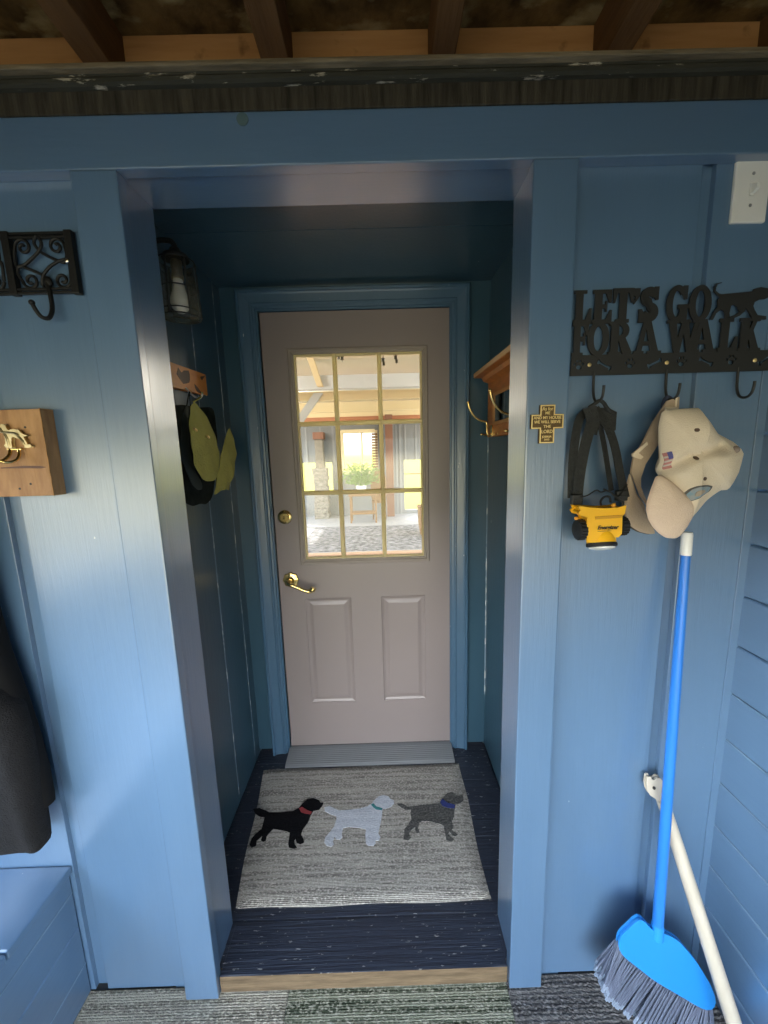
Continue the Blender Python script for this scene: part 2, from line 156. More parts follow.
def carpet(name, c1, c2, c3, rows, wav=0):
    """cut-pile carpet: rows of loops along X with two or three yarn colours"""
    m = bpy.data.materials.new(name); m.use_nodes = True; t = m.node_tree; L = t.links; b = t.nodes['Principled BSDF']
    b.inputs['Roughness'].default_value = .95; b.inputs['Specular IOR Level'].default_value = .1
    tc = nd(t, 'ShaderNodeTexCoord'); sep = nd(t, 'ShaderNodeSeparateXYZ'); L.new(tc.outputs['Object'], sep.inputs[0])
    n0 = nd(t, 'ShaderNodeTexNoise', Scale=1.0, Detail=3); mp = nd(t, 'ShaderNodeMapping'); mp.inputs['Scale'].default_value = (1.6 if rows < 80 else 3, rows, 1)
    L.new(tc.outputs['Object'], mp.inputs[0]); L.new(mp.outputs[0], n0.inputs['Vector'])
    n1 = nd(t, 'ShaderNodeTexNoise', Scale=1.0, Detail=4); mp1 = nd(t, 'ShaderNodeMapping'); mp1.inputs['Scale'].default_value = (120, 190, 50)
    L.new(tc.outputs['Object'], mp1.inputs[0]); L.new(mp1.outputs[0], n1.inputs['Vector'])
    r0 = nd(t, 'ShaderNodeValToRGB'); r0.color_ramp.elements[0].position = .42; r0.color_ramp.elements[1].position = .58
    r0.color_ramp.elements[0].color = (*c1, 1); r0.color_ramp.elements[1].color = (*c2, 1); L.new(n0.outputs[0], r0.inputs[0])
    r1 = nd(t, 'ShaderNodeValToRGB'); r1.color_ramp.elements[0].position = .46; r1.color_ramp.elements[1].position = .66; L.new(n1.outputs[0], r1.inputs[0])
    mx = nd(t, 'ShaderNodeMix', data_type='RGBA'); mx.inputs[7].default_value = (*c3, 1); L.new(r1.outputs[0], mx.inputs[0]); L.new(r0.outputs[0], mx.inputs[6])
    L.new(mx.outputs[2], b.inputs['Base Color'])
    w = nd(t, 'ShaderNodeTexWave', Scale=wav or 55, Distortion=4.5, Detail=2); w.bands_direction = 'Y'; w.inputs['Detail Scale'].default_value = 4; L.new(tc.outputs['Object'], w.inputs[0])
    ad = nd(t, 'ShaderNodeMath', operation='ADD'); L.new(w.outputs['Fac'], ad.inputs[0]); L.new(n1.outputs[0], ad.inputs[1])
    bp = nd(t, 'ShaderNodeBump', Strength=.6, Distance=.004); L.new(ad.outputs[0], bp.inputs['Height']); L.new(bp.outputs[0], b.inputs['Normal'])
    return m
M['carpet_grey'] = carpet('grey striped carpet', (.17, .16, .135), (.36, .34, .285), (.46, .435, .36), 60)
M['carpet_green'] = carpet('green striped carpet', (.05, .062, .042), (.25, .262, .2), (.36, .36, .29), 75)
M['carpet_dark'] = carpet('charcoal ribbed carpet', (.055, .052, .052), (.11, .105, .103), (.21, .2, .195), 40, 30)
M['mat'] = carpet('heathered grey mat', (.22, .205, .185), (.42, .395, .355), (.55, .515, .465), 90, 70)
M['dogblack'] = carpet('black mat pile', (.004, .004, .005), (.006, .006, .008), (.01, .01, .012), 60, 70)
M['dogwhite'] = carpet('pale grey mat pile', (.5, .53, .6), (.58, .61, .67), (.66, .68, .73), 60, 70)
M['doggrey'] = carpet('brown grey mat pile', (.07, .07, .07), (.1, .1, .095), (.16, .155, .145), 60, 70)
M['c_red'] = mat('red collar', (.3, .04, .045), rough=.9)
M['c_teal'] = mat('teal collar', (.06, .27, .29), rough=.9)
M['c_blue'] = mat('dark blue collar', (.03, .045, .2), rough=.9)

# ------------------------------------------------------------------ mesh helpers
def B(): return bmesh.new()
def fin(bm, m, smooth=False):
    bmesh.ops.recalc_face_normals(bm, faces=bm.faces[:])
    me = bpy.data.meshes.new('mesh'); bm.to_mesh(me); bm.free()
    for mm in (m if isinstance(m, (list, tuple)) else [m]): me.materials.append(mm)
    if smooth:
        for p in me.polygons: p.use_smooth = True
        try: me.set_sharp_from_angle(angle=math.radians(42))
        except Exception: pass
    return me
WT = {}
def obj(name, bm, m, parent=None, smooth=False, kind=None, label=None):
    o = bpy.data.objects.new(name, fin(bm, m, smooth)); COL.objects.link(o)
    if parent:
        o.parent = parent; o.location = -WT[parent.name]
        WT[o.name] = Vector((0, 0, 0))
    else: WT[o.name] = Vector((0, 0, 0))
    if kind: o['kind'] = kind
    if label: o['label'] = label
    return o
def thing(name, loc, label, cat, group=None):
    o = bpy.data.objects.new(name, None); COL.objects.link(o); o.location = loc; o.empty_display_size = .05
    WT[o.name] = Vector(loc); o['label'] = label; o['category'] = cat
    if group: o['group'] = group
    return o
def tag(o, label, cat, group=None):
    o['label'] = label; o['category'] = cat
    if group: o['group'] = group
    return o
def box(bm, x0, x1, y0, y1, z0, z1, bev=0, seg=2, mi=0):
    r = bmesh.ops.create_cube(bm, size=1)
    vs = r['verts']
    for v in vs:
        v.co = Vector(((x0+x1)/2+v.co.x*(x1-x0), (y0+y1)/2+v.co.y*(y1-y0), (z0+z1)/2+v.co.z*(z1-z0)))
    fs = list({f for v in vs for f in v.link_faces})
    for f in fs: f.material_index = mi
    if bev:
        es = list({e for v in vs for e in v.link_edges})
        bmesh.ops.bevel(bm, geom=es, offset=bev, segments=seg, profile=.6, affect='EDGES')
    return bm
def tube(bm, pts, r, seg=10, cap=True):
    """sweep a circle (radius or list of radii) along points"""
    pts = [Vector(p) for p in pts]; n = len(pts)
    rs = r if isinstance(r, (list, tuple)) else [r]*n
    rings = []; prev = None
    for i, p in enumerate(pts):
        d = (pts[min(i+1, n-1)]-pts[max(i-1, 0)]).normalized()
        if prev is None:
            a = Vector((0, 0, 1)) if abs(d.z) < .9 else Vector((1, 0, 0))
            u = d.cross(a).normalized()
        else:
            u = (prev-d*prev.dot(d)).normalized()
        prev = u; w = d.cross(u)
        rings.append([bm.verts.new(p+(u*math.cos(2*PI*k/seg)+w*math.sin(2*PI*k/seg))*rs[i]) for k in range(seg)])
    for a, b in zip(rings, rings[1:]):
        for k in range(seg): bm.faces.new((a[k], a[(k+1) % seg], b[(k+1) % seg], b[k]))
    if cap:
        bm.faces.new(rings[0][::-1]); bm.faces.new(rings[-1])
    return bm
def smooth_path(pts, k=6):
    pts = [Vector(p) for p in pts]; out = []
    P = [pts[0]]+pts+[pts[-1]]
    for i in range(1, len(P)-2):
        a, b, c, d = P[i-1:i+3]
        for j in range(k):
            t = j/k
            out.append(.5*((2*b)+(-a+c)*t+(2*a-5*b+4*c-d)*t*t+(-a+3*b-3*c+d)*t**3))
    out.append(pts[-1]); return out
def lathe(bm, prof, c, ax=(0, 0, 1), seg=24):
    """prof: (radius, height) along axis ax from point c"""
    ax = Vector(ax).normalized(); a = Vector((1, 0, 0)) if abs(ax.x) < .9 else Vector((0, 1, 0))
    u = ax.cross(a).normalized(); w = ax.cross(u); c = Vector(c); rings = []
    for r, h in prof:
        if r < 1e-6: rings.append([bm.verts.new(c+ax*h)])
        else: rings.append([bm.verts.new(c+ax*h+(u*math.cos(2*PI*k/seg)+w*math.sin(2*PI*k/seg))*r) for k in range(seg)])
    for p, q in zip(rings, rings[1:]):
        if len(p) == 1 and len(q) == 1: continue
        for k in range(seg):
            k2 = (k+1) % seg
            if len(p) == 1: bm.faces.new((p[0], q[k2], q[k]))
            elif len(q) == 1: bm.faces.new((p[k], p[k2], q[0]))
            else: bm.faces.new((p[k], p[k2], q[k2], q[k]))
    if len(rings[0]) > 1: bm.faces.new(rings[0][::-1])
    if len(rings[-1]) > 1: bm.faces.new(rings[-1])
    return bm
def prism(bm, poly, f, d0, d1, bev=0, mi=0):
    """extrude a 2D outline: f(u, v, depth) -> point"""
    a = [bm.verts.new(f(u, v, d0)) for u, v in poly]; b = [bm.verts.new(f(u, v, d1)) for u, v in poly]
    fs = [bm.faces.new(a), bm.faces.new(b[::-1])]
    n = len(poly)
    for i in range(n): fs.append(bm.faces.new((a[i], a[(i+1) % n], b[(i+1) % n], b[i])))
    for q in fs: q.material_index = mi; q.normal_update()
    if bev: bmesh.ops.bevel(bm, geom=list(fs[0].edges)+list(fs[1].edges), offset=bev, segments=2, affect='EDGES')
    big = [q for q in bm.faces if len(q.verts) > 4]
    for q in big: q.normal_update()
    bmesh.ops.triangulate(bm, faces=big, ngon_method='EAR_CLIP')
    return bm
XZ = lambda u, v, d: Vector((u, d, v))
YZ = lambda u, v, d: Vector((d, u, v))
XY = lambda u, v, d: Vector((u, v, d))
def resample(poly, n):
    P = [Vector(p) for p in poly]; m = len(P); L = [(P[(i+1) % m]-P[i]).length for i in range(m)]; T = sum(L); out = []
    i = 0; acc = 0
    for k in range(n):
        s = T*k/n
        while acc+L[i] < s: acc += L[i]; i += 1
        out.append(P[i].lerp(P[(i+1) % m], (s-acc)/max(L[i], 1e-9)))
    return out
def sm(poly, n=64, it=1):
    q = resample(poly, n)
    for _ in range(it): q = [(q[i-1]+q[i]*2+q[(i+1) % n])/4 for i in range(n)]
    return [(p.x, p.y) for p in q]
def inflate(bm, poly, f, base, front, back, cen=None, rings=7, power=.5, n=64, it=1, wob=None):
    """cushion: outline in a plane at depth base, bulging by front (-) and back (+)"""
    q = sm(poly, n, it); c = cen or (sum(p[0] for p in q)/n, sum(p[1] for p in q)/n)
    def layer(t, sgn, h):
        d = base+sgn*h*(1-t**2)**power
        return [((c[0]+(p[0]-c[0])*t, c[1]+(p[1]-c[1])*t), d) for p in q]
    def mk(p, d):
        if wob: d += wob(p[0], p[1])
        return bm.verts.new(f(p[0], p[1], d))
    edge = [mk(p, base) for p in q]
    for sgn, h in ((-1, front), (1, back)):
        prev = edge
        for k in range(1, rings+1):
            t = math.cos(k/(rings)*PI/2)
            if k == rings:
                cv = mk(c, base+sgn*h)
                for i in range(n): bm.faces.new((prev[i], prev[(i+1) % n], cv))
            else:
                cur = [mk(p, d) for p, d in layer(t, sgn, h)]
                for i in range(n): bm.faces.new((prev[i], prev[(i+1) % n], cur[(i+1) % n], cur[i]))
                prev = cur
    return bm
def ribbon(bm, pts, w, th, nrm=(0, 1, 0)):
    """flat strap along points, width w across, thickness th"""
    pts = [Vector(p) for p in pts]; nrm = Vector(nrm); rows = []
    for i, p in enumerate(pts):
        d = (pts[min(i+1, len(pts)-1)]-pts[max(i-1, 0)]).normalized(); s = d.cross(nrm).normalized(); nn = s.cross(d)
        rows.append([bm.verts.new(p+s*a*w/2+nn*b*th/2) for a, b in ((-1, -1), (1, -1), (1, 1), (-1, 1))])
    for a, b in zip(rows, rows[1:]):
        for k in range(4): bm.faces.new((a[k], a[(k+1) % 4], b[(k+1) % 4], b[k]))
    bm.faces.new(rows[0]); bm.faces.new(rows[-1][::-1]); return bm
def textmesh(txt, size, align='CENTER', shear=0, extrude=.0006, bold=0):
    cu = bpy.data.curves.new('t', 'FONT'); cu.body = txt; cu.size = size; cu.align_x = align; cu.align_y = 'CENTER'; cu.shear = shear; cu.extrude = extrude; cu.offset = bold; cu.resolution_u = 3
    o = bpy.data.objects.new('t', cu); COL.objects.link(o)
    dg = bpy.context.evaluated_depsgraph_get(); me = bpy.data.meshes.new_from_object(o.evaluated_get(dg))
    bpy.data.objects.remove(o); return me
def addtext(bm, txt, size, pos, xs=1.0, shear=0, extrude=.0006, bold=0):
    """writes txt facing -Y, centred at pos"""
    me = textmesh(txt, size, shear=shear, extrude=extrude, bold=bold)
    t = bmesh.new(); t.from_mesh(me)
    for v in t.verts: v.co = Vector((pos[0]+v.co.x*xs, pos[1]-v.co.z, pos[2]+v.co.y))
    m2 = bpy.data.meshes.new('t2'); t.to_mesh(m2); t.free(); bm.from_mesh(m2); return bm
# light levels
WORLD, SUN, FILL, EXPO = 1.0, 2.4, 13, 1.97
BAFFLE_Z = 1.7
def SKY(P): return [(P(7), (5.9, 6.0, 6.0)), (P(15), (4.2, 4.5, 4.8)), (P(25), (2.0, 2.4, 2.9)), (P(90), (1.3, 1.8, 2.6))]
def SKY_BACK(P): return [(P(-90), (.05, .05, .04)), (P(-30), (.1, .11, .1)), (P(0), (.2, .22, .2)), (P(5), (.3, .34, .34))]+SKY(P)
def SKY_YARD(P): return [(P(-90), (.05, .05, .04)), (P(-31), (.1, .1, .09)), (P(-24), (.44, .41, .3)), (P(-13), (1.0, .93, .66)), (P(-2), (1.85, 1.7, 1.15)), (P(0), (.3, .32, .26)), (P(5), (.3, .34, .34))]+SKY(P)
def SKY_FRONT(P): return [(P(-90), (.25, .3, .04)), (P(-20), (.4, .42, .07)), (P(-1), (.62, .62, .16)), (P(2), (1.0, 1.0, .95)), (P(40), (.95, 1.03, 1.15)), (P(90), (.5, .6, .85))]
# ------------------------------------------------------------------ the setting
ST = 'structure'
ZS = .0647      # entry floor height
YD = .852       # plane of the door
# front wall of the porch: boards with shallow channels
b = B()
for x0, x1 in ((-1.45, -.836), (-.800, -.478), (.392, .745), (.773, .945)): box(b, x0, x1, .030, .052, .0066, 2.2, .0008 if x0 < -1 else .002)
for x0, x1 in ((-.838, -.798), (.743, .775)): box(b, x0, x1, .043, .055, .0066, 2.2)
obj('wall_back', b, M['paint_v'], kind=ST)
b = B(); box(b, -1.45, .945, .0, .030, 2.1225, 2.2172, .003); hd = obj('trim_1', b, M['paint_x'], kind=ST)
b = B(); lathe(b, [(.0001, 0), (.0105, 0), (.0115, .0008), (.0115, .003)], (-.202, .0015, 2.2035), (0, -1, 0), 28); obj('hole_plug', b, mat('dull green plug', (.07, .12, .13), rough=.6), hd)
b = B(); box(b, -.62, .55, .0302, .145, 2.130, 2.2725, .002); obj('trim_2', b, M['paint_x'], kind=ST)
b = B(); box(b, -.5555, -.4617, -.001, .030, .0066, 2.1225, .0035); obj('trim_3', b, M['paint_v'], kind=ST)
b = B(); box(b, .3761, .4685, -.001, .030, .0066, 2.1225, .0035); obj('trim_4', b, M['paint_v'], kind=ST)
b = B(); box(b, -.603, -.4705, .0305, .145, -.02, 2.131, .003); obj('trim_5', b, M['paint_v'], kind=ST)
b = B(); box(b, .3845, .533, .0305, .145, -.02, 2.131, .003); obj('trim_6', b, M['paint_v'], kind=ST)
b = B(); box(b, .921, .9435, .0265, .0302, .0066, 2.12, .001); obj('trim_7', b, M['paint_v'], kind=ST)
# right side wall: lap siding
b = B(); zs_ = [-.045+.0205+.1325*k for k in range(18)]
for z0, z1 in zip(zs_, zs_[1:]): box(b, .9405, .968, -2.4, .0305, z0+.0012, z1-.0012, .0034, 1)
box(b, .967, 1.0, -2.4, .06, 0, 2.4)
wr = obj('wall_right', b, M['paint_y'], kind=ST)
b = B()
for z in zs_[1:8]: box(b, .9412, .946, -2.4, .029, z-.0026, z-.0002)
obj('seam', b, M['seam'], wr)
# upper left side wall of the porch over the bench (out of frame), its lower half only
b = B(); box(b, -1.5, -1.46, -2.4, .05, 0, 1.0); obj('wall_left', b, M['paint_y'], kind=ST)
# entry walls: upright tongue and groove boards
b = B()
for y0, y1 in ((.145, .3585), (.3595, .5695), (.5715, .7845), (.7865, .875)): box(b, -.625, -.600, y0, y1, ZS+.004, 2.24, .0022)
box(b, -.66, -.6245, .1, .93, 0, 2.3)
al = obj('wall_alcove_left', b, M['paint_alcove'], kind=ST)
for y, nm in ((.5705, 0), (.7855, 1)):
    b = B(); box(b, -.605, -.5997, y-.003, y+.003, .11, 2.235); obj('worn_seam', b, M['worn'], al)
b = B()
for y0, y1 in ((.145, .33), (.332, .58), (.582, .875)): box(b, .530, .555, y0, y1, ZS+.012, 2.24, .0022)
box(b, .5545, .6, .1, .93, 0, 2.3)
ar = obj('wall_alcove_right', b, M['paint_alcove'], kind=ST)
b = B(); box(b, .5265, .5298, YD-.0045, YD-.0005, .35, 1.6); obj('worn_seam', b, M['worn'], ar)
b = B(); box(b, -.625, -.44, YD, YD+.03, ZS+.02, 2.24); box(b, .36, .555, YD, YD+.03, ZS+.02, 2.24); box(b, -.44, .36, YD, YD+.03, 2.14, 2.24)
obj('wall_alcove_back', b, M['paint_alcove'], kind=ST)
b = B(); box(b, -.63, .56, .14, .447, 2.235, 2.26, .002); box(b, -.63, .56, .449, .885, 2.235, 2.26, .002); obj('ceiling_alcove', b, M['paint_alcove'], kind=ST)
# entry floor planks and the step tread
b = B()
ys = [.146, .2845, .3925, .5275, .6515, .7795, .90]
for a, c in zip(ys, ys[1:]): box(b, -.6, .5298, a+.0012, c-.0012, .02, ZS, .003)
box(b, -.625, .55, .146, .9, .0, .05)
fa = obj('floor_alcove', b, M['deck'], kind=ST)
b = B()
for y in ys[1:-1]: box(b, -.599, .529, y-.0011, y+.0011, .05, ZS-.0012)
obj('seam', b, mat('dusty seam', (.12, .13, .16), rough=.8, var=(.03, .035, .05), scale=(25, 9, 9)), fa)
b = B(); box(b, -.4605, .375, .012, .1448, .0066, ZS, .004); box(b, -.4695, .3838, .0315, .1448, .0066, ZS-.0006)
b.normal_update()
for f in b.faces:
    if f.normal.y < -.75: f.material_index = 1
obj('trim_8', b, [M['deck'], M['raw']], kind=ST)
b = B(); box(b, -1.5, 1.0, -2.4, .06, -.05, 0.0); obj('floor', b, mat('dark porch deck', (.06, .065, .075), rough=.8, var=(.09, .09, .1), scale=(4, 40, 4)), kind=ST)
# roof: plate ledge, blocking, rafters, boards
b = B(); box(b, -1.5, .96, -.0025, .1, 2.2174, 2.2575, .002); obj('trim_9', b, M['ledge'], kind=ST)
b = B(); prof = [(-.003, 2.2555), (-.011, 2.256), (-.016, 2.2595), (-.0165, 2.266), (-.012, 2.2715), (-.014, 2.2745), (.1, 2.2745), (.1, 2.2555)]
prism(b, prof, lambda u, v, d: Vector((d, u, v)), -1.5, .96); obj('trim_10', b, M['ledge_mid'], kind=ST)
b = B(); box(b, -1.5, .96, -.026, .11, 2.2748, 2.2815, .002); box(b, -1.5, .96, -.020, .11, 2.2825, 2.2885, .002); obj('trim_11', b, M['ledge_lip'], kind=ST)
rx = [(-1.255, -1.2), (-.895, -.84), (-.535, -.480), (-.172, -.115), (.180, .229), (.542, .594), (.905, .955)]
for i, (x0, x1) in enumerate(rx):
    b = B(); box(b, x0, x1, -2.6, .125, 2.352, 2.452, .003); obj('rafter', b, M['joist'], kind=ST)
for (a, c) in zip(rx, rx[1:]):
    b = B(); box(b, a[1]-.003, c[0]+.003, .115, .15, 2.289, 2.452, .002); obj('blocking', b, M['block'], kind=ST)
b = B(); box(b, -1.6, 1.1, -2.66, -2.605, BAFFLE_Z, 2.48, .004); box(b, -1.56, -1.5, -2.6, .20, BAFFLE_Z, 2.48); box(b, 1.0, 1.05, -2.6, .2, 2.0, 2.48); obj('sky_baffle', b, M['joist'], kind=ST)  # unseen low beams added to cut the sky and darken the upper wall
b = B(); y = .16
while y > -2.6: box(b, -1.5, 1.0, y-.178, y, 2.4525, 2.475, .003); y -= .18
obj('ceiling', b, M['sheath'], kind=ST)

# ------------------------------------------------------------------ the door
DX0, DX1, DZ0, DZ1 = -.4455, .3655, .0965, 2.1345
door = bpy.data.objects.new('door_1', None); COL.objects.link(door); door.location = (-.04, YD, .1); door['kind'] = ST; WT[door.name] = Vector(door.location)
door['label'] = 'taupe entry door with a nine-pane window and brass hardware'; door['category'] = 'door'
b = B()
lx0, lx1, lz0, lz1 = -.312, .243, 1.064, 1.968
pan = [(-.325, -.108, .330, .872), (.033, .241, .330, .872)]
xs = sorted({DX0, DX1, lx0, lx1, *[p[0] for p in pan], *[p[1] for p in pan]}); zs = sorted({DZ0, DZ1, lz0, lz1, .330, .872})
def inhole(x, z): return (lx0 < x < lx1 and lz0 < z < lz1) or any(p[0] < x < p[1] and p[2] < z < p[3] for p in pan)
for i in range(len(xs)-1):
    for j in range(len(zs)-1):
        if not inhole((xs[i]+xs[i+1])/2, (zs[j]+zs[j+1])/2): box(b, xs[i], xs[i+1], YD, YD+.044, zs[j], zs[j+1])
bmesh.ops.remove_doubles(b, verts=b.verts[:], dist=1e-5)
from collections import defaultdict
fc = defaultdict(list)
for f in b.faces: fc[tuple(sorted(v.index for v in f.verts))].append(f)
b.verts.index_update()
fc = defaultdict(list)
for f in b.faces: fc[tuple(sorted(v.index for v in f.verts))].append(f)
bmesh.ops.delete(b, geom=[f for v in fc.values() if len(v) > 1 for f in v], context='FACES_ONLY')
obj('door_slab', b, M['door'], door)
for x0, x1, z0, z1 in pan:      # embossed panel: cove in, bead out, raised field
    b = B(); rings = []
    for ins, dep in ((0, 0), (.004, .004), (.014, .0075), (.020, .0072), (.034, .0025), (.037, .0022)):
        rings.append([b.verts.new((x, YD+dep, z)) for x, z in ((x0+ins, z0+ins), (x1-ins, z0+ins), (x1-ins, z1-ins), (x0+ins, z1-ins))])
    for a, c in zip(rings, rings[1:]):
        for k in range(4): b.faces.new((a[k], a[(k+1) % 4], c[(k+1) % 4], c[k]))
    b.faces.new(rings[-1]); back = [b.verts.new((v.co.x, YD+.04, v.co.z)) for v in rings[0]]
    for k in range(4): b.faces.new((rings[0][k], rings[0][(k+1) % 4], back[(k+1) % 4], back[k]))
    b.faces.new(back[::-1]); obj('panel', b, M['door'], door)
def frame_sweep(bm, prof, x0, x1, z0, z1, closed=True):
    """prof: (inset from the outer edge, y) polyline, swept round a rectangle with mitred corners"""
    rows = []
    for u, y in prof:
        if closed: rows.append([bm.verts.new(p) for p in ((x0+u, y, z0+u), (x1-u, y, z0+u), (x1-u, y, z1-u), (x0+u, y, z1-u))])
        else: rows.append([bm.verts.new(p) for p in ((x0+u, y, z0), (x0+u, y, z1-u), (x1-u, y, z1-u), (x1-u, y, z0))])
    n = len(rows)
    for i in range(n):
        a, c = rows[i], rows[(i+1) % n]
        for k in range(4 if closed else 3): bm.faces.new((a[k], a[(k+1) % 4], c[(k+1) % 4], c[k]))
    if not closed:
        bm.faces.new([r[0] for r in rows]); bm.faces.new([r[3] for r in rows][::-1])
    return bm
b = B(); frame_sweep(b, [(0, YD+.0), (0, YD-.006), (.004, YD-.010), (.012, YD-.010), (.018, YD-.0055), (.0225, YD-.005), (.026, YD+.004), (.026, YD+.02), (.0, YD+.02)], -.3325, .2635, 1.0385, 1.988)
obj('window_frame', b, M['liteframe'], door)
gx0, gx1, gz0, gz1 = -.308, .239, 1.063, 1.9635
b = B(); box(b, gx0, gx1, YD+.016, YD+.020, gz0, gz1); obj('glass', b, M['glass'], door)
b = B(); w = .0095
for x in (-.1345, .0565): prism(b, [(x-w, YD-.001), (x-w+.004, YD-.005), (x+w-.004, YD-.005), (x+w, YD-.001), (x+w, YD+.015), (x-w, YD+.015)], lambda u, v, d: Vector((u, v, d)), gz0, gz1)
for z in (1.3695, 1.6745): prism(b, [(z-w, YD-.001), (z-w+.004, YD-.0055), (z+w-.004, YD-.0055), (z+w, YD-.001), (z+w, YD+.015), (z-w, YD+.015)], lambda u, v, d: Vector((d, v, u)), gx0, gx1)
frame_sweep(b, [(0, YD-.003), (.008, YD-.003), (.008, YD+.015), (0, YD+.015)], gx0+.0005, gx1-.0005, gz0+.0005, gz1-.0005)
obj('window_grille', b, M['muntin'], door)
# deadbolt and lever
dbx, dbz = -.392, 1.265
b = B(); lathe(b, [(.0, .0), (.0315, 0), (.0325, .003), (.031, .007), (.026, .0095), (.0225, .0105), (.021, .016), (.019, .018), (0, .018)], (dbx, YD, dbz), (0, -1, 0), 40)
db = obj('deadbolt', b, M['brass'], door, True, label='round brass deadbolt')
b = B(); box(b, dbx-.0016, dbx+.0016, YD-.0186, YD-.017, dbz-.007, dbz+.007); obj('keyhole', b, M['dark'], db)
rxx, rz = -.384, .967
b = B(); seg = 48; c = Vector((rxx, YD, rz)); rings = []
for r, h in ((.0355, 0), (.0365, .004), (.033, .0085), (.025, .0095), (.017, .0125), (.0145, .02), (.013, .03)):
    rings.append([b.verts.new((c.x+r*(1+(.055*math.cos(8*2*PI*k/seg) if r > .02 else 0))*math.cos(2*PI*k/seg), c.y-h, c.z+r*(1+(.055*math.cos(8*2*PI*k/seg) if r > .02 else 0))*math.sin(2*PI*k/seg))) for k in range(seg)])
for a, c2 in zip(rings, rings[1:]):
    for k in range(seg): b.faces.new((a[k], a[(k+1) % seg], c2[(k+1) % seg], c2[k]))
b.faces.new(rings[-1]); b.faces.new(rings[0][::-1])
rs = obj('handle_rosette', b, M['brass'], door, True)
b = B(); p = smooth_path([(rxx, YD-.026, rz), (rxx, YD-.05, rz-.002), (rxx+.012, YD-.058, rz-.006), (rxx+.04, YD-.057, rz-.019), (rxx+.07, YD-.055, rz-.035), (rxx+.092, YD-.053, rz-.041), (rxx+.106, YD-.052, rz-.034), (rxx+.112, YD-.051, rz-.024)], 5)
n = len(p); tube(b, p, [.011-.0035*math.sin(PI*min(1, i/(n*.8)))+(.002 if i > n-8 else 0) for i in range(n)], 14)
obj('lever_handle', b, M['brass'], rs, True)
# threshold
b = B(); prof = [(.746, .066), (.746, .0745), (.751, .0775)]
for i in range(9):
    y = .752+i*.0105; z = .0785+i*.0012; prof += [(y, z), (y+.0025, z+.0022), (y+.0055, z+.0022), (y+.008, z)]
prof += [(.86, .0945), (.86, .066)]
prism(b, prof, lambda u, v, d: Vector((d, u, v)), -.449, .362); obj('threshold', b, M['alu'], door)
b = B(); box(b, -.445, .365, YD-.0005, YD+.04, .0945, .0985); obj('bottom_seal', b, M['seal'], door)
# casing round the door
b = B(); prof = [(0, YD-.0005), (0, YD-.022), (.004, YD-.027), (.012, YD-.027), (.016, YD-.021), (.022, YD-.018), (.052, YD-.014), (.056, YD-.017), (.062, YD-.0165), (.066, YD-.011), (.074, YD-.010), (.0755, YD-.004), (.0755, YD-.0005)]
frame_sweep(b, prof, -.530, .4405, ZS+.001, 2.2215, closed=False); obj('trim_12', b, M['paint_casing'], kind=ST)
b = B(); frame_sweep(b, [(.0745, YD-.004), (.0745, YD+.05), (.086, YD+.05), (.086, YD+.045), (.0835, YD+.045), (.0835, YD-.0035)], -.530, .4405, ZS+.001, 2.2215, closed=False); frame_sweep(b, [(.07, YD+.0445), (.07, YD+.06), (.096, YD+.06), (.096, YD+.0445)], -.530, .4405, ZS+.001, 2.2215, closed=False); obj('trim_13', b, M['paint_casing'], kind=ST)
# ------------------------------------------------------------------ floor coverings
# mat with three dogs
mz = ZS+.0005
t = thing('door_mat', (-.04, .47, ZS), 'grey door mat with three dog silhouettes lying in front of the entry door', 'door mat')
fl, fr, br, bl = Vector((-.478, .179)), Vector((.371, .179)), Vector((.381, .740)), Vector((-.546, .741))
b = B(); nx, ny = 40, 26; g = []
for j in range(ny+1):
    row = []
    for i in range(nx+1):
        u, v = i/nx, j/ny; p = fl.lerp(fr, u).lerp(bl.lerp(br, u), v)
        e = min(u, 1-u, v, 1-v); h = .0098*min(1, (e*22)**.5)+.0003*math.sin(i*1.3+j*2.1)
        wv = .003*math.sin(v*9+2)*(1 if u in (0, 1) else 0)+.002*math.sin(u*14)*(1 if v in (0, 1) else 0)
        row.append(b.verts.new((p.x+(wv if u in (0, 1) else 0), p.y+(wv if v in (0, 1) else 0), mz+max(h, .002))))
    g.append(row)
for j in range(ny):
    for i in range(nx): b.faces.new((g[j][i], g[j][i+1], g[j+1][i+1], g[j+1][i]))
edge = g[0]+[r[-1] for r in g[1:]]+g[-1][-2::-1]+[r[0] for r in g[-2:0:-1]]
low = [b.verts.new((v.co.x, v.co.y, mz)) for v in edge]; n = len(edge)
for k in range(n): b.faces.new((edge[k], low[k], low[(k+1) % n], edge[(k+1) % n]))
b.faces.new(low)
obj('mat_pile', b, M['mat'], t)
for dg, cl, mm, cm, lb in (('dog_black', 'collar_red', 'dogblack', 'c_red', 'black dog with a red collar'), ('dog_white', 'collar_teal', 'dogwhite', 'c_teal', 'pale grey dog with a teal collar'), ('dog_grey', 'collar_blue', 'doggrey', 'c_blue', 'dark grey dog with a blue collar')):
    b = B(); prism(b, D[dg], XY, mz+.006, mz+.0112); d = obj('dog_motif', b, M[mm], t, label=lb)
    b = B(); prism(b, D[cl], XY, mz+.008, mz+.0120); obj('collar', b, M[cm], d)
# carpet pieces
def carpet_piece(x0, x1, y0, y1, m, lb):
    b = B(); box(b, x0, x1, y0, y1, .0004, .0064, .0022); o = obj('carpet_tile', b, m); tag(o, lb, 'carpet tile', 'carpet tiles on the porch floor')
carpet_piece(-.850, -.264, -.95, .0275, M['carpet_grey'], 'pale grey striped carpet tile in front of the left post and bench')
carpet_piece(-.2625, .371, -.95, .0275, M['carpet_green'], 'dark green striped carpet tile below the wooden step')
carpet_piece(.3725, .936, -.95, .0275, M['carpet_dark'], 'charcoal ribbed carpet tile under the broom')
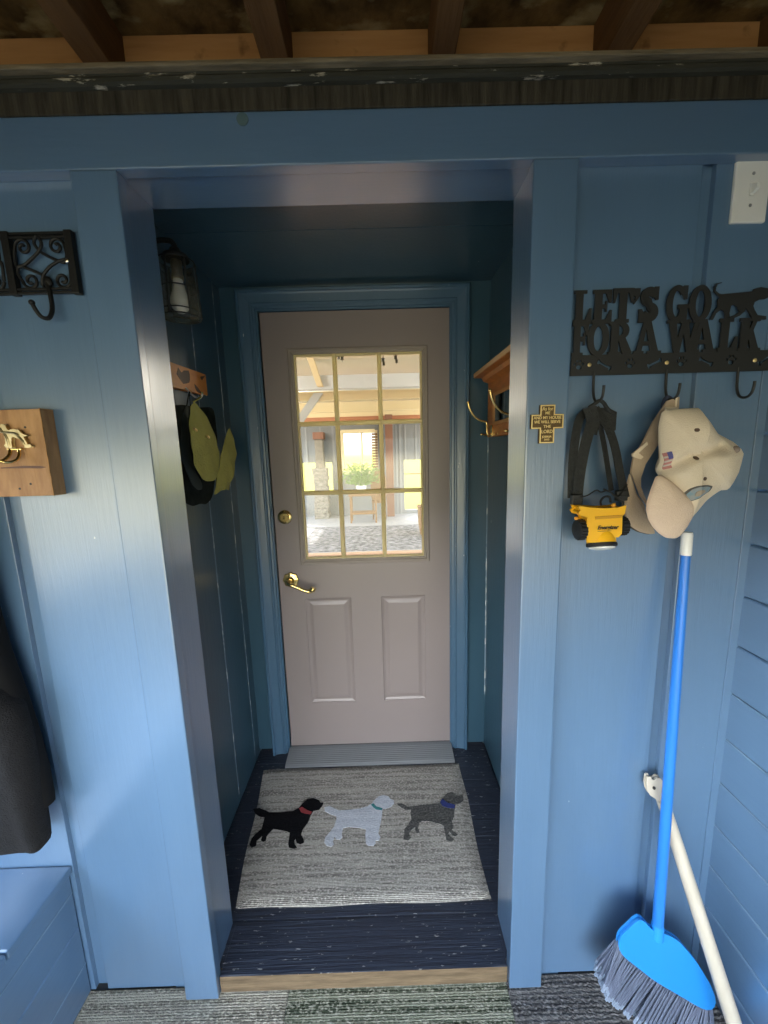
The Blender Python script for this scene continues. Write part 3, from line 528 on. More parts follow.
# ------------------------------------------------------------------ bench
t = thing('bench', (-1.15, -.5, 0), 'blue built-in bench with lapped front boards in the left corner', 'bench')
b = B()
for z0, z1 in ((.0064, .110), (.110, .240), (.240, .356), (.356, .4184)): box(b, -.872, -.8475, -1.3, .0285, z0+.0008, z1-.0008, .003, 1)
box(b, -.9, -.871, -1.3, .0285, .0064, .418)
fp = obj('front_panel', b, M['paint_y'], t)
b = B()
for z in (.110, .356): box(b, -.853, -.8483, -1.3, .028, z-.0026, z+.0006)
obj('seam', b, M['seam'], fp)
b = B(); box(b, -1.45, -.8385, -.157, .0285, .4185, .443, .005); box(b, -1.45, -.8385, -1.3, -.160, .4185, .443, .005)
obj('seat_top', b, paint('blue paint on bench top', (6, 6, 6), (60, 12, 60), rough=.3, chips=.68, chipcol=(.6, .58, .52), chipscale=(28, 12, 28)), t)
# ------------------------------------------------------------------ light switch
t = thing('light_switch', (.845, .03, 2.07), 'white light switch plate high on the wall above the metal sign', 'light switch')
b = B(); box(b, .808, .8825, .0225, .0300, 2.0075, 2.1325, .0032, 3); obj('cover_plate', b, M['white'], t)
b = B(); box(b, .8405, .8505, .0195, .0227, 2.058, 2.082, .0012)
for v in b.verts: pass
prism(b, [(.0225, 2.061), (.0085, 2.0655), (.0075, 2.0735), (.0225, 2.080)], lambda u, v, d: Vector((d, u, v)), .8415, .8495, .0008); obj('toggle', b, M['white'], t)
for z in (2.100, 2.040):
    b = B(); lathe(b, [(.0001, 0), (.003, 0), (.0034, .0008), (.003, .0014), (0, .0016)], (.8455, .0226, z), (0, -1, 0), 14); obj('screw', b, M['alu'], t)
# ------------------------------------------------------------------ metal sign rack
t = thing('sign', (.7, .03, 1.70), 'black metal hook sign reading LETS GO FOR A WALK with a walking dog', 'wall sign')
SY0, SY1 = .0185, .0215
def arcpts(cx, cy, rx_, ry_, a0, a1, n=14): return [(cx+rx_*math.cos(math.radians(a0+(a1-a0)*i/n)), cy+ry_*math.sin(math.radians(a0+(a1-a0)*i/n))) for i in range(n+1)]
def stroke(P, w0, w1=None):
    """outline of a band along P, width from w0 to w1"""
    w1 = w1 or w0; n = len(P); Lh, Rh = [], []
    for i, p in enumerate(P):
        a = P[max(i-1, 0)]; c = P[min(i+1, n-1)]; dx, dy = c[0]-a[0], c[1]-a[1]; l = math.hypot(dx, dy) or 1
        w = (w0+(w1-w0)*i/(n-1))/2; Lh.append((p[0]-dy/l*w, p[1]+dx/l*w)); Rh.append((p[0]+dy/l*w, p[1]-dx/l*w))
    return Lh+Rh[::-1]
R = lambda x0, x1, y0, y1: [(x0, y0), (x1, y0), (x1, y1), (x0, y1)]
TRI = lambda *p: list(p)
def ring(cx, cy, rx_, ry_, wx, wy, a0=0, a1=360, n=28):
    o = arcpts(cx, cy, rx_, ry_, a0, a1, n); i = arcpts(cx, cy, rx_-wx, ry_-wy, a0, a1, n)
    return [[o[k], o[k+1], i[k+1], i[k]] for k in range(n)]
G = {  # heavy slab-serif letters on a unit-high cell, each a list of outlines
 'L': [R(.0, .68, .9, 1), R(.1, .49, 0, 1), R(.0, .96, 0, .13), TRI((.96, 0), (.96, .46), (.84, .46), (.64, .14))],
 'E': [R(.0, .92, .89, 1), R(.1, .47, 0, 1), R(.0, .96, 0, .12), R(.45, .68, .45, .57), R(.62, .72, .35, .67), TRI((.92, 1), (.92, .62), (.81, .62), (.64, .88)), TRI((.96, 0), (.96, .4), (.85, .4), (.66, .12))],
 'T': [R(.0, .98, .86, 1), R(.31, .68, 0, 1), R(.15, .82, 0, .1), TRI((0, 1), (0, .58), (.1, .58), (.22, .88)), TRI((.98, 1), (.98, .58), (.88, .58), (.76, .88))],
 "'": [TRI((.02, 1), (.42, 1), (.42, .76), (.14, .52), (.06, .58), (.2, .74), (.02, .8))],
 'S': [stroke(arcpts(.44, .73, .26, .15, 20, 190, 12)+arcpts(.44, .73, .26, .15, 195, 262, 5)+arcpts(.44, .28, .27, .15, 82, 0, 6)+arcpts(.44, .28, .27, .15, -5, -160, 12), .28), TRI((.62, 1.02), (.82, 1.02), (.82, .64), (.7, .64), (.5, .9)), TRI((.0, -.02), (.22, -.02), (.36, .1), (.12, .38), (.0, .38))],
 'G': ring(.48, .5, .48, .52, .28, .15, 40, 330, 26)+[R(.54, 1.06, .36, .48), R(.62, .98, .02, .48), TRI((.74, 1.0), (.94, 1.0), (.94, .62), (.82, .62), (.62, .88))],
 'O': ring(.48, .5, .5, .52, .29, .15),
 'F': [R(.0, .92, .89, 1), R(.1, .46, 0, 1), R(.0, .64, 0, .1), R(.48, .72, .44, .58), R(.64, .75, .32, .7), TRI((.92, 1), (.92, .6), (.8, .6), (.64, .88))],
 'R': [R(.0, .56, .89, 1), R(.1, .45, 0, 1), R(.0, .58, 0, .1)]+ring(.5, .73, .42, .27, .28, .13, -90, 90, 14)+[R(.34, .58, .44, .58), TRI((.42, .52), (.74, .54), (1.06, .1), (1.06, 0), (.68, 0))],
 'A': [TRI((.34, 1), (.6, 1), (1.02, 0), (.68, 0)), TRI((.3, 1), (.48, 1), (.24, 0), (.0, 0)), R(.2, .76, .26, .39), R(-.08, .36, 0, .1), R(.52, 1.12, 0, .1)],
 'W': [TRI((.04, 1), (.36, 1), (.56, 0), (.36, 0)), TRI((.34, 0), (.58, 0), (.80, 1), (.64, 1)), TRI((.58, 1), (.88, 1), (1.08, 0), (.90, 0)), TRI((.86, 0), (1.10, 0), (1.34, 1), (1.18, 1)), R(-.04, .48, .9, 1), R(.50, .98, .9, 1), R(1.06, 1.44, .9, 1)],
 'K': [R(.0, .58, .9, 1), R(.09, .5, 0, 1), R(.0, .58, 0, .1), TRI((.38, .40), (.54, .34), (.92, 1), (.68, 1)), TRI((.42, .58), (.68, .68), (1.10, 0), (.70, 0)), R(.58, 1.02, .9, 1), R(.60, 1.16, 0, .1)],
}
b = B(); LK = [0]
def letter(ch, x, z, w, h, tilt=0):
    for poly in G[ch]:
        LK[0] += 1; e = .000012*(LK[0] % 40)
        prism(b, [(x+u*w, z+v*h+tilt*u*w) for u, v in poly], XZ, SY0-e, SY1+e)
zt, zl, zc = 1.8125, 1.746, 1.746
for ch, x, w, h, dz in (('L', .4805, .041, .069, 0), ('E', .5215, .0445, .069, 0), ('T', .5655, .0455, .070, .001), ("'", .606, .042, .067, .003), ('S', .6235, .050, .070, .001), ('G', .683, .0475, .073, 0), ('O', .7335, .049, .073, -.001)): letter(ch, x, zt+dz, w, h)
for ch, x, w in (('F', .4800, .0385), ('O', .5145, .0485), ('R', .5605, .0490), ('A', .6215, .0515), ('W', .6895, .0520), ('A', .7450, .0515), ('L', .8045, .0450), ('K', .8490, .0440)): letter(ch, x, zl, w, .070)
obj('lettering', b, M['black'], t)
b = B(); prism(b, [(x, z) for x, z in D['sign_dog']], XZ, SY0, SY1); obj('dog_silhouette', b, M['black'], t)
# strip with paw and bone cut-outs
cu = bpy.data.curves.new('strip', 'CURVE'); cu.dimensions = '2D'; cu.fill_mode = 'BOTH'; cu.extrude = .0015; cu.resolution_u = 1
def spl(P):
    s = cu.splines.new('POLY'); s.points.add(len(P)-1); s.use_cyclic_u = True
    for q, p in zip(s.points, P): q.co = (p[0], p[1], 0, 1)
spl([(.479, 1.704), (.935, 1.704), (.935, 1.748), (.481, 1.7475)])
def ell(cx, cz, a, c, n=10): spl([(cx+a*math.cos(2*PI*k/n), cz+c*math.sin(2*PI*k/n)) for k in range(n)])
def paw(cx, cz, s=1):
    ell(cx, cz-.0045*s, .0062*s, .0048*s)
    for dx, dz in ((-.0095, .002), (-.0038, .0085), (.0036, .0088), (.0095, .0028)): ell(cx+dx*s, cz+dz*s, .0022*s, .0030*s, 8)
def bone(cx, cz, ang):
    P = [(-.011, .0024), (.011, .0024), (.0125, .0052), (.0165, .0048), (.0172, .001), (.0172, -.001), (.0165, -.0048), (.0125, -.0052), (.011, -.0024), (-.011, -.0024), (-.0125, -.0052), (-.0165, -.0048), (-.0172, -.001), (-.0172, .001), (-.0165, .0048), (-.0125, .0052)]
    ca, sa = math.cos(ang), math.sin(ang); spl([(cx+x*ca-z*sa, cz+x*sa+z*ca) for x, z in P])
paw(.4975, 1.7265); bone(.5545, 1.7255, -.5); paw(.612, 1.7265); bone(.667, 1.7265, .45); paw(.7265, 1.7275); bone(.782, 1.727, -.45); paw(.838, 1.728); bone(.9145, 1.7275, .6)
co = bpy.data.objects.new('c', cu); COL.objects.link(co)
me = bpy.data.meshes.new_from_object(co.evaluated_get(bpy.context.evaluated_depsgraph_get())); bpy.data.objects.remove(co)
b = B(); b.from_mesh(me)
for v in b.verts: v.co = Vector((v.co.x, (SY0+SY1)/2-v.co.z, v.co.y))
obj('strip', b, M['black'], t)
for x in (.5205, .6935, .8905):
    b = B(); lathe(b, [(.0001, 0), (.0042, 0), (.0046, .0012), (.003, .0026), (0, .003)], (x, SY0, 1.7265), (0, -1, 0), 16); lathe(b, [(.0021, -.001), (.0021, .0005), (.0001, .0006)], (x, .0295, 1.7265), (0, -1, 0), 8); box(b, x-.0015, x+.0015, SY1, .0298, 1.725, 1.728); obj('screw', b, M['gold'], t)
for x in (.5325, .6960, .8570):
    b = B(); p = smooth_path([(x, .0190, 1.712), (x, .0190, 1.69), (x, .0165, 1.664), (x, .008, 1.648), (x, -.008, 1.6445), (x, -.019, 1.652), (x, -.023, 1.666), (x, -.0235, 1.676)], 4)
    tube(b, p, .0028, 10); obj('hook', b, M['black'], t, True)
# ------------------------------------------------------------------ headlamp on the first sign hook
hx = .5325
t = thing('headlamp', (hx, .0, 1.37), 'yellow headlamp with black straps hanging on the first hook of the metal sign', 'headlamp')
LP = D['lamp_body']; lc = (.5365, 1.385)
b = B(); q = [(.5355+(x-.5355)*.92, 1.383+(z-1.383)*.95) for x, z in LP]
prism(b, q, XZ, -.062, -.022, .004); bo = obj('body', b, M['yellow'], t, True)
b = B(); lathe(b, [(.026, .0), (.0305, .004), (.032, .02), (.031, .034), (.0, .034)], (.5365, -.046, 1.336), Vector((0, -.12, -1)), 32)
b.free(); b = B()
# drum below the flange, its round front faces down
lathe(b, [(.0, -.030), (.022, -.030), (.0275, -.022), (.0292, -.010), (.0296, .004), (.0, .004)], (.5365, -.042, 1.337), Vector((0, -.34, -1)), 36); obj('drum', b, M['yellow'], t, True)
b = B(); lathe(b, [(.0, .003), (.0305, .003), (.0312, .006), (.0305, .011), (.027, .0125), (.0, .0125)], (.5365, -.042, 1.337), Vector((0, -.34, -1)), 36); rg = obj('lens_ring', b, M['rubber'], t, True)
b = B(); lathe(b, [(.0268, .011), (.0262, .0155), (.016, .0185), (0, .0195)], (.5365, -.042, 1.337), Vector((0, -.34, -1)), 32); obj('lens', b, M['lens'], rg, True)
b = B(); prism(b, [(.508, 1.398), (.568, 1.4), (.566, 1.394), (.510, 1.392)], XZ, -.0635, -.060); obj('recess_shade', b, mat('shaded yellow plastic', (.62, .3, .01), rough=.5), bo)  # flat strip in darker yellow, painted as the shade of a recess
b = B(); addtext(b, 'Energizer', .0118, (.5365, -.0638, 1.3735), xs=1.0, shear=.25, extrude=.0004, bold=.0003); box(b, .515, .545, -.0641, -.0632, 1.3655, 1.3662); obj('lettering', b, M['dark'], bo)
for cx, s, r in ((.489, -1, .0215), (.578, 1, .0195)):
    b = B(); seg = 36; prof = [(.0, 0), (r*.8, 0), (r, .003), (r, .0165), (r*.8, .0195), (0, .0195)]
    lathe(b, prof, (cx-s*.008, -.043, 1.366 if s < 0 else 1.372), (s, 0, 0), seg)
    for k in range(18):
        a = 2*PI*k/18; cc = Vector((cx-s*.008+s*.0095, -.043+math.cos(a)*r, (1.366 if s < 0 else 1.372)+math.sin(a)*r))
        tube(b, [cc-Vector((.0065, 0, 0)), cc+Vector((.0065, 0, 0))], .0022, 6)
    obj('knob', b, M['rubber'], t, True)
SP = lambda nm, dy=0: smooth_path([(x, y0+dy, z) for (x, z), y0 in zip(D[nm], (.006, -.006, -.014, -.02, -.026))], 5)
b = B(); ribbon(b, SP('strapL'), .022, .0018, (.3, 1, 0)); ribbon(b, SP('strapR'), .022, .0018, (-.3, 1, 0)); ribbon(b, SP('strapL2', .012), .018, .0018, (.6, 1, 0)); ribbon(b, SP('strapR2', .012), .018, .0018, (-.6, 1, 0))
tube(b, smooth_path([(.514, -.002, 1.632), (.524, -.008, 1.640), (.5325, -.0105, 1.646), (.543, -.009, 1.640), (.556, -.002, 1.628), (.576, .006, 1.618)], 4), .004, 8)
prism(b, [(.536, 1.632), (.560, 1.632), (.582, 1.622), (.582, 1.582), (.574, 1.578), (.558, 1.60), (.545, 1.61)], XZ, .006, .009)
prism(b, [(.500, 1.630), (.530, 1.636), (.540, 1.60), (.534, 1.572), (.520, 1.575), (.512, 1.60)], XZ, -.004, -.001); obj('strap', b, M['strap'], t)
for cx, cz in ((.4835, 1.432), (.583, 1.438)):
    b = B(); box(b, cx-.012, cx+.012, -.034, -.022, cz-.012, cz+.011, .002); box(b, cx-.007, cx+.007, -.037, -.033, cz-.003, cz+.001); obj('buckle', b, M['black'], t)
b = B(); tube(b, smooth_path([(.478, -.03, 1.436), (.50, -.037, 1.440), (.522, -.036, 1.452), (.534, -.034, 1.447), (.548, -.036, 1.45), (.57, -.037, 1.436), (.594, -.03, 1.462)], 5), .0014, 6); tube(b, smooth_path([(.538, -.036, 1.454), (.555, -.04, 1.445), (.572, -.036, 1.43), (.585, -.03, 1.424)], 4), .002, 6)
tube(b, smooth_path([(.536, -.034, 1.418), (.533, -.037, 1.428), (.54, -.038, 1.437), (.552, -.037, 1.436), (.556, -.035, 1.424)], 4), .0024, 6); obj('cord', b, M['rubber'], t, True)
for cx, cz, r in ((.474, 1.393, .0042), (.4785, 1.404, .004), (.5545, 1.419, .005)):
    b = B(); bmesh.ops.create_uvsphere(b, u_segments=12, v_segments=8, radius=r, matrix=Matrix.Translation((cx, -.05, cz))); tube(b, [(cx, -.05, cz), (cx+(.008 if cx < .5 else 0), -.045, cz-(0 if cx < .5 else .006))], .0025, 6); obj('button', b, mat('orange button', (.85, .36, .03), rough=.35), t, True)

# ------------------------------------------------------------------ caps on the second hook
t = thing('cap', (.66, -.03, 1.5), 'tan cap hanging behind the cream cap beside the yellow headlamp', 'cap', 'caps on the sign hook')
b = B(); inflate(b, D['capB_brim'], XZ, -.004, .010, .002, cen=(.618, 1.44), n=70, wob=lambda x, z: .02*math.sin((x-.59)*14)-.012)
obj('brim', b, M['tan'], t, True)
b = B(); P = [(x, .0-.03, z) for x, z in sm(D['capB_brim'], 70)]; tube(b, [Vector((x, -.010+.02*math.sin((x-.59)*14), z)) for x, y, z in P[34:62]], .0022, 6); obj('brim_edge', b, M['tan_dark'], t, True)
q = D['capB_strap']
b = B(); prism(b, q, XZ, -.012, -.007, .0015); obj('strap', b, M['tan'], t)
b = B(); prism(b, [(.611, 1.528), (.640, 1.553), (.642, 1.548), (.622, 1.530), (.634, 1.521), (.630, 1.517), (.612, 1.523)], XZ, -.0155, -.011, .001); obj('strap_slide', b, M['cream'], t)
b = B(); inflate(b, [(.690, 1.60), (.72, 1.60), (.745, 1.56), (.755, 1.50), (.735, 1.43), (.71, 1.41), (.695, 1.47), (.69, 1.55)], XZ, .016, .014, .011, n=50); obj('crown', b, M['tan'], t, True)
b = B(); inflate(b, [(.684, 1.635), (.689, 1.652), (.698, 1.657), (.709, 1.650), (.716, 1.630), (.708, 1.60), (.688, 1.60)], XZ, .012, .012, .006, n=40); obj('crown_back', b, M['navy'], t, True)  # navy colour paints the shade behind the strap on the cap's back

t = thing('cap', (.7, -.06, 1.5), 'cream baseball cap with a flag patch hanging in front of the tan cap', 'cap', 'caps on the sign hook')
crease = D['capA_crease']
def crown_wob(x, z):
    d = 0
    for (x0, z0), (x1, z1) in zip(crease, crease[1:]):
        L2 = (x1-x0)**2+(z1-z0)**2; s = max(0, min(1, ((x-x0)*(x1-x0)+(z-z0)*(z1-z0))/L2)); dd = math.hypot(x-x0-s*(x1-x0), z-z0-s*(z1-z0))
        d = max(d, math.exp(-(dd/.0115)**2))
    return .015*d+.003*math.sin(x*60+z*40)-.006*math.exp(-((x-.70)**2+(z-1.585)**2)/.0007)
CA = D['capA_crown']
b = B(); inflate(b, CA, XZ, -.062, .042, .036, cen=(.700, 1.515), rings=16, n=120, it=0, power=.72, wob=crown_wob); cr = obj('crown', b, M['cream'], t, True)
# front depth of the crown at a point, to seat patches on its cloth
from mathutils.bvhtree import BVHTree
bv = BVHTree.FromPolygons([v.co.copy() for v in cr.data.vertices], [list(p.vertices) for p in cr.data.polygons])
def seat(x, z, bvh=bv, lift=.0012):
    h = bvh.ray_cast(Vector((x, -.6, z)), Vector((0, 1, 0)))
    return (h[0].y if h[0] else -.07)-lift
def decal(poly, m, parent, name, lift=.0012, n=40, it=0, thick=.0012):
    """thin cloth patch lying on the crown"""
    q = sm(poly, n, it) if n else poly; c = (sum(p[0] for p in q)/len(q), sum(p[1] for p in q)/len(q)); b = B(); rows = []
    for t_ in (1, .8, .6, .4, .2): rows.append([b.verts.new((c[0]+(p[0]-c[0])*t_, seat(c[0]+(p[0]-c[0])*t_, c[1]+(p[1]-c[1])*t_, lift=lift), c[1]+(p[1]-c[1])*t_)) for p in q])
    cv = b.verts.new((c[0], seat(c[0], c[1], lift=lift), c[1])); m_ = len(q)
    bk = [b.verts.new((v.co.x, v.co.y+thick, v.co.z)) for v in rows[0]]
    for k in range(m_): b.faces.new((rows[0][k], rows[0][(k+1) % m_], bk[(k+1) % m_], bk[k]))
    for a, d in zip(rows, rows[1:]):
        for k in range(m_): b.faces.new((a[k], a[(k+1) % m_], d[(k+1) % m_], d[k]))
    for k in range(m_): b.faces.new((rows[-1][k], rows[-1][(k+1) % m_], cv))
    return obj(name, b, m, parent)
b = B(); inflate(b, D['capA_brim'], XZ, -.078, .020, .004, cen=(.660, 1.42), rings=10, n=90, power=.55); obj('brim', b, M['pinkcream'], t, True)
b = B(); bmesh.ops.create_uvsphere(b, u_segments=16, v_segments=10, radius=.0075, matrix=Matrix.Translation((.779, seat(.779, 1.533, lift=.001), 1.533))@Matrix.Diagonal((.8, 1, 1, 1))); obj('top_button', b, mat('grey brown button', (.25, .2, .17), rough=.8), t, True)
for x, z in ((.682, 1.5742), (.6906, 1.5185), (.7077, 1.4763)):
    decal([(x+.0042*math.cos(2*PI*k/14), z+.0038*math.sin(2*PI*k/14)) for k in range(14)], M['eyelet'], t, 'eyelet', n=0)
fq = [(.6362, 1.529), (.6458, 1.5334), (.6558, 1.4992), (.646, 1.4946)]
fl_ = decal(fq, M['flag_red'], t, 'flag_patch', n=28)
lerp2 = lambda a, c, s: (a[0]+(c[0]-a[0])*s, a[1]+(c[1]-a[1])*s)
ca = lerp2(fq[0], fq[1], .45); cb = fq[1]; cc = lerp2(fq[1], fq[2], .42); cd = lerp2(ca, lerp2(fq[3], fq[2], .45), .42)
decal([ca, cb, cc, cd], M['flag_blue'], fl_, 'canton', lift=.0022, n=20)
for k in range(3):
    s0 = .2+.26*k; A_ = lerp2(fq[0], fq[3], s0); A2 = lerp2(fq[0], fq[3], s0+.11); E_ = lerp2(fq[1], fq[2], s0); E2 = lerp2(fq[1], fq[2], s0+.11)
    if s0 < .45: E_ = lerp2(A_, E_, .43); E2 = lerp2(A2, E2, .43)
    decal([A_, E_, E2, A2], mat('faded white stripe', (.6, .52, .46), rough=.9), fl_, 'stripe', lift=.0019, n=24)
pq = [(.6832, 1.4329), (.6821, 1.4433), (.6868, 1.4537), (.6975, 1.4596), (.712, 1.4602), (.7238, 1.4597), (.735, 1.4569), (.7318, 1.4478), (.7077, 1.4385), (.6947, 1.4305), (.689, 1.427)]
pq = [(.7065+(x-.7065)*1.1-.003, 1.445+(z-1.445)*1.12+.001) for x, z in pq]
pa = decal(pq, M['patch_edge'], t, 'emblem_patch', n=44, it=1)
pc = (sum(p[0] for p in pq)/len(pq), sum(p[1] for p in pq)/len(pq))
decal([lerp2(pc, p, .82) for p in pq], M['patch'], pa, 'emblem_field', lift=.0022, n=44, it=1)
decal([lerp2(pc, p, .38) for p in pq], mat('tan emblem centre', (.42, .34, .26), rough=.85), pa, 'emblem_centre', lift=.0032, n=24, it=1)
b = B(); box(b, .676, .704, -.016, -.009, 1.608, 1.628, .003); tube(b, smooth_path([(.70, -.012, 1.624), (.697, -.016, 1.646), (.696, -.019, 1.655)], 4), .002, 6); obj('back_strap', b, M['cream'], t)

# ------------------------------------------------------------------ broom
t = thing('broom', (.8, -.09, 0), 'blue broom with a grey bristle head leaning in the right corner', 'broom')
hp = lambda s: Vector((.7575, -.0065, 1.338)).lerp(Vector((.7370, -.0625, .290)), s)
b = B(); tube(b, [hp(0), hp(.02), hp(.05), hp(.5), hp(.9), hp(1)], [.0098, .0098, .0100, .0118, .0128, .0130], 20); obj('handle', b, M['bluehandle'], t, True)
b = B(); d_ = (hp(0)-hp(1)).normalized(); lathe(b, [(.0112, -.048), (.0116, -.045), (.0116, .0), (.0105, .006), (.0, .008)], hp(0), d_, 20); obj('end_cap', b, M['bulb'], t, True)
b = B(); n_ = Vector((0, 1, -.065)).normalized(); blk = [(p[0]+.011*max(0, min(1, (.80-p[0])/.15)), p[2]-.016*max(0, min(1, (.80-p[0])/.15)), p[1]) for p in D['broom_block']]
pl = lambda u, v, d: Vector((u, .004-.065*(1.35-v)+d, v))
prism(b, sm([(x, z) for x, z, y in blk], 60, 1), pl, -.004, .010, .004); bk_ = obj('brush_block', b, M['bluebroom'], t, True)
b = B(); lathe(b, [(.0131, 0), (.0142, .004), (.015, .03), (.015, .04)], hp(1)+d_*.022, -d_, 20); obj('socket', b, M['bluebroom'], bk_, True)
# flagged bristle tufts fan from the block's lower rim
rim = [Vector((.636, 0, .256)), Vector((.668, 0, .217)), Vector((.7335, 0, .1560)), Vector((.80, 0, .110)), Vector((.8651, 0, .0670)), Vector((.890, 0, .066))]
tip = [Vector((.596, 0, .150)), Vector((.597, 0, .122)), Vector((.612, 0, .092)), Vector((.668, 0, .042)), Vector((.728, 0, .004)), Vector((.79, 0, .002)), Vector((.85, 0, .002)), Vector((.895, 0, .003))]
def along(P, s):
    s *= len(P)-1; i = min(int(s), len(P)-2); return P[i].lerp(P[i+1], s-i)
rnd = random.Random(3)
b = B(); bt = B()
for row in range(5):
    for k in range(46):
        s = (k+rnd.uniform(-.3, .3))/45; s = max(0, min(1, s)); oy = row*.0026
        a = along(rim, s); c = along(tip, s); a = Vector((a.x, .0055-.065*(1.35-a.z)+oy*.9, a.z+.006)); c = Vector((c.x, -.004-.065*(1.35-c.z)+oy*4, max(c.z, .0082)))
        c += Vector((rnd.uniform(-.006, .006), rnd.uniform(-.004, .004), rnd.uniform(0, .007))); e = a.lerp(c, .915)
        tube(b, [a, a.lerp(e, .5)+Vector((0, 0, .001)), e], [.0016, .0024, .0033], 5); tube(bt, [e, c], [.0033, .0038], 5)
br = obj('bristles', b, M['bristle'], t); br['kind'] = 'stuff'
o = obj('bristle_tips', bt, M['bristle_tip'], br); o['kind'] = 'stuff'

# ------------------------------------------------------------------ white pole
t = thing('pole', (.9, -.2, 0), 'white pole with a notched hook tip leaning in the corner behind the broom', 'pole')
a = Vector((.7600, -.0020, .640)); e = Vector((.8990, -.2035, .0115))
b = B(); tube(b, [a.lerp(e, s) for s in (-.01, .0, .04, .2, .985, 1)], [.0085, .0115, .0140, .0155, .0180, .0150], 20); obj('shaft', b, M['offwhite'], t, True)
q = D['cane_hook']; b = B()
pl2 = lambda u, v, d: Vector((u, .012-.32*(.66-v)+d, v))
prism(b, sm([(p[0], p[2]) for p in q], 56, 0), pl2, -.0165, -.0035, .003); h = obj('hook_tip', b, M['offwhite'], t, True)
b = B(); lathe(b, [(.0042, 0), (.0042, .0012), (.0001, .0013)], pl2(.7385, .661, -.0163), (0, -1, .3), 14)
obj('pin_hole', b, M['dark'], h)

# ------------------------------------------------------------------ bronze cross on the right post
t = thing('cross_plaque', (.4205, 0, 1.6), 'small bronze cross plaque with gold lettering on the right post', 'plaque')
cx, w2, h2 = .4205, .0355, .0415
O = [(-.0162, .0400), (.0162, .0400), (.0160, .0200), (.0355, .0195), (.0355, -.0105), (.0160, -.0105), (.0160, -.0425), (-.0162, -.0425), (-.0162, -.0105), (-.0355, -.0105), (-.0355, .0195), (-.0162, .0195)]
zc = 1.6000
b = B(); prism(b, [(cx+x, zc+z) for x, z in O], XZ, -.0075, -.0009, .0006); obj('plate', b, M['bronze'], t)
b = B(); m = len(O); ins = .0024
In = []
for i, (x, z) in enumerate(O):
    p0, p1 = Vector(O[i-1]), Vector(O[(i+1) % m]); v = Vector((x, z)); d0 = (v-p0).normalized(); d1 = (p1-v).normalized()
    In.append(v+(Vector((d0.y, -d0.x))+Vector((d1.y, -d1.x)))*ins)
for i in range(m):
    j = (i+1) % m; prism(b, [(cx+O[i][0], zc+O[i][1]), (cx+O[j][0], zc+O[j][1]), (cx+In[j].x, zc+In[j].y), (cx+In[i].x, zc+In[i].y)], XZ, -.0088, -.0070)
obj('border', b, M['gold'], t)
b = B()
for txt, dz, s, xs in (('As for', .0315, .0105, .9), ('ME', .0225, .0085, 1), ('AND MY HOUSE', .0125, .0090, .92), ('WE WILL SERVE', .0035, .0090, .92), ('THE', -.0065, .0085, 1.05), ('LORD', -.0175, .0105, .92), ('JOSHUA', -.0285, .0060, .95), ('24:15', -.0348, .0055, .95)): addtext(b, txt, s, (cx, -.0078, zc+dz), xs=xs, bold=.00012)
obj('lettering', b, M['gold'], t)

